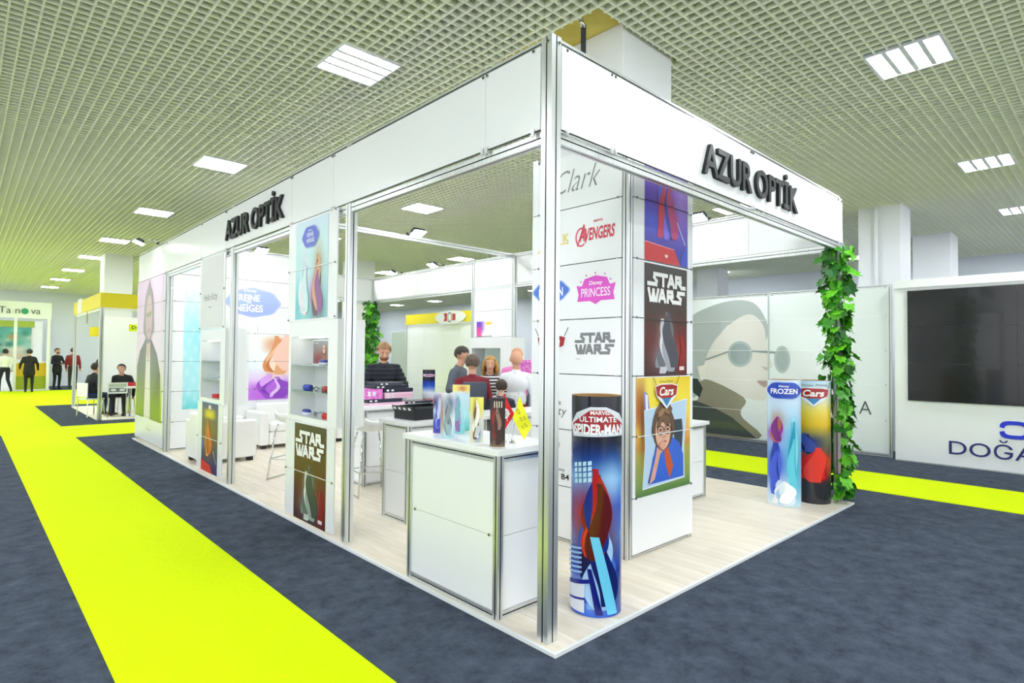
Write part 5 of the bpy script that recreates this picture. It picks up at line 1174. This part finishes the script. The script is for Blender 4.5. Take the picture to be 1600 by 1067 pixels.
def crowd():
    z = PZ+.001
    # man in the quilted jacket looking down behind the boxes
    person('bearded man in a black quilted jacket looking down behind the boxes', (1.98, 5.12, z), toward(1.98, 5.12, .9, 2.6), 1.80, dict(top='1e222c', legs='2a3f8a', skin='dba58a', beard='8a5a34'), dict(elL=(.27, -.10, 1.16), wrL=(.10, -.30, 1.18), elR=(-.28, -.08, 1.15), wrR=(-.10, -.32, 1.20)), head=(.45, 0), bulk=1.2, hair='short', haircol='7d5f3e', quilt=True)
    person('man in a grey sweater bending his head, standing behind the counter', (2.76, 4.46, z), toward(2.76, 4.46, 3.5, 3.2), 1.76, dict(top='565c68', legs='2a2e38', skin='d8a68a'), dict(elR=(-.30, -.02, 1.14), wrR=(-.16, -.30, 1.10), wrL=(.14, -.30, 1.05)), lean=.12, head=(.4, 0), bulk=1.12, haircol='2c2320')
    person('seated person in a dark red hooded top with short brown hair', (2.47, 3.74, z), toward(2.47, 3.74, 3.2, 4.8), 1.70, dict(top='7a1c2a', legs='2a2e38', skin='d8a68a'), dict(), sit=.80, head=(.25, -.2), bulk=1.15, haircol='4a3c30')
    office_chair((2.46, 3.71, z), toward(2.47, 3.74, 3.2, 4.8), 'tall grey backed chair of the person in dark red')
    person('smiling blonde woman in a black and white striped top', (3.05, 4.05, z), toward(3.05, 4.05, -.3, .6), 1.62, dict(legs='1f222c', skin='e0b094'), dict(elL=(.25, -.05, 1.15), wrL=(.12, -.28, 1.05), elR=(-.25, -.05, 1.15), wrR=(-.12, -.28, 1.05)), head=(.08, .05), haircol='9a7038', hair='long', stripes=True)
    person('dark haired child in a dark top, back turned at the counter', (2.53, 3.24, z), toward(2.53, 3.24, 3.2, 4.2), 1.33, dict(top='262a36', legs='2a3050', skin='d8a68a'), dict(), head=(.1, 0), haircol='2a1c14')
    person('bald man in a white shirt and dark red trousers, seen from behind', (3.08, 3.55, z), toward(3.08, 3.55, 3.9, 4.7), 1.70, dict(top='eef0f4', legs='8c1620', skin='d6a184'), dict(), head=(.1, 0), bulk=1.02, hair='bald')
    person('bald man in a pink sweater facing the booth front', (3.72, 4.2, z), toward(3.72, 4.2, 2.6, 2.8), 1.76, dict(top='e888c4', legs='2a2e38', skin='d09a78'), dict(elL=(.27, -.08, 1.16), wrL=(.14, -.30, 1.18), elR=(-.27, -.08, 1.16), wrR=(-.12, -.30, 1.18)), head=(.3, .3), bulk=1.15, hair='bald')
    px = empty('pink_box_stack', (3.42, 3.72, 1.42), R_(-40), 'magenta checked boxes held up beside the white shirted man', 'box')
    pk = MATS['pink_box']
    for i in range(3): boxo('box', (-.11, -.07, i*.056), (.11, .07, i*.056+.054), pk, px, bevel=.003)
    # far left visitors
    f = dict(vox=.02, face=True)
    person('visitor in a white shirt and dark trousers at the far left edge', (-1.12, 28.6, .006), R_(190), 1.72, dict(top='e4e6e0', legs='1c2030', skin='cfa088'), dict(knL=(.14, -.12, .5), anL=(.16, .0, .09), anR=(-.2, .05, .09)), haircol='2a211c', **f)
    person('visitor in a black suit seen from behind at the far desk', (-.42, 27.9, .006), R_(175), 1.72, dict(top='15161a', legs='15161a', skin='cfa088'), dict(elL=(.27, .02, 1.14), wrL=(.30, -.14, .98), elR=(-.26, .02, 1.14), wrR=(-.28, -.1, .92)), coat=True, bulk=1.15, haircol='17130f', **f)
    person('bearded man in a dark suit with folded hands beside the desk', (.62, 29.6, .006), R_(30), 1.78, dict(top='191c26', legs='191c26', skin='cfa088', beard='2a201a'), dict(elL=(.25, -.05, 1.12), wrL=(.06, -.22, 1.08), elR=(-.25, -.05, 1.12), wrR=(-.04, -.22, 1.06)), coat=True, haircol='2a211c', **f)
    person('visitor in a dark red sweater seen from behind at the far wall', (1.12, 29.2, .006), R_(165), 1.80, dict(top='7c1c22', legs='2c2c2e', skin='cfa088'), dict(), bulk=1.15, haircol='2a211c', **f)
    person('visitor in black standing inside the far yellow topped stand', (.75, 19.0, .021), R_(200), 1.74, dict(top='17191f', legs='3a4050', skin='cfa088'), dict(elL=(.22, -.12, 1.18), wrL=(.05, -.28, 1.2), elR=(-.22, -.12, 1.18), wrR=(-.05, -.28, 1.2)), haircol='1c1612', **f)
    person('man in a dark sweater seated with his back to the aisle', (.02, 15.75, .021), R_(115), 1.76, dict(top='191c26', legs='23345c', skin='cfa088', shoe='5a2c1c'), dict(), sit=.46, lean=.12, bulk=1.12, haircol='1c1612', **f)
    person('dark haired man leaning over the white table in the far stand', (.72, 15.95, .021), R_(-25), 1.76, dict(top='1c1f26', legs='1c1f26', skin='cfa088'), dict(), sit=.46, lean=.35, bulk=1.1, haircol='1c1612', **f)
    def chair(loc, rz, lab):
        o = empty('visitor_chair', loc, rz, lab, 'chair'); MB().box((-.21, -.21, .43), (.21, .21, .46)).obj('seat', PLAST, o, bevel=.01); MB().box((-.2, .2, .5), (.2, .225, .85)).obj('backrest', PLAST, o, bevel=.01)
        for sx in (-1, 1):
            for sy in (-1, 1): MB().cyl((sx*.18, sy*.19, .43), (sx*.2, sy*.21, 0), .012).obj('leg', CHROME, o)
            MB().cyl((sx*.18, .205, .43), (sx*.18, .21, .6), .012).obj('back_support', CHROME, o)
    chair((.0, 15.78, .02), R_(115), 'white chair under the man with his back to the aisle'); chair((.74, 16.0, .02), R_(-25), 'white chair under the man leaning over the table')
crowd()
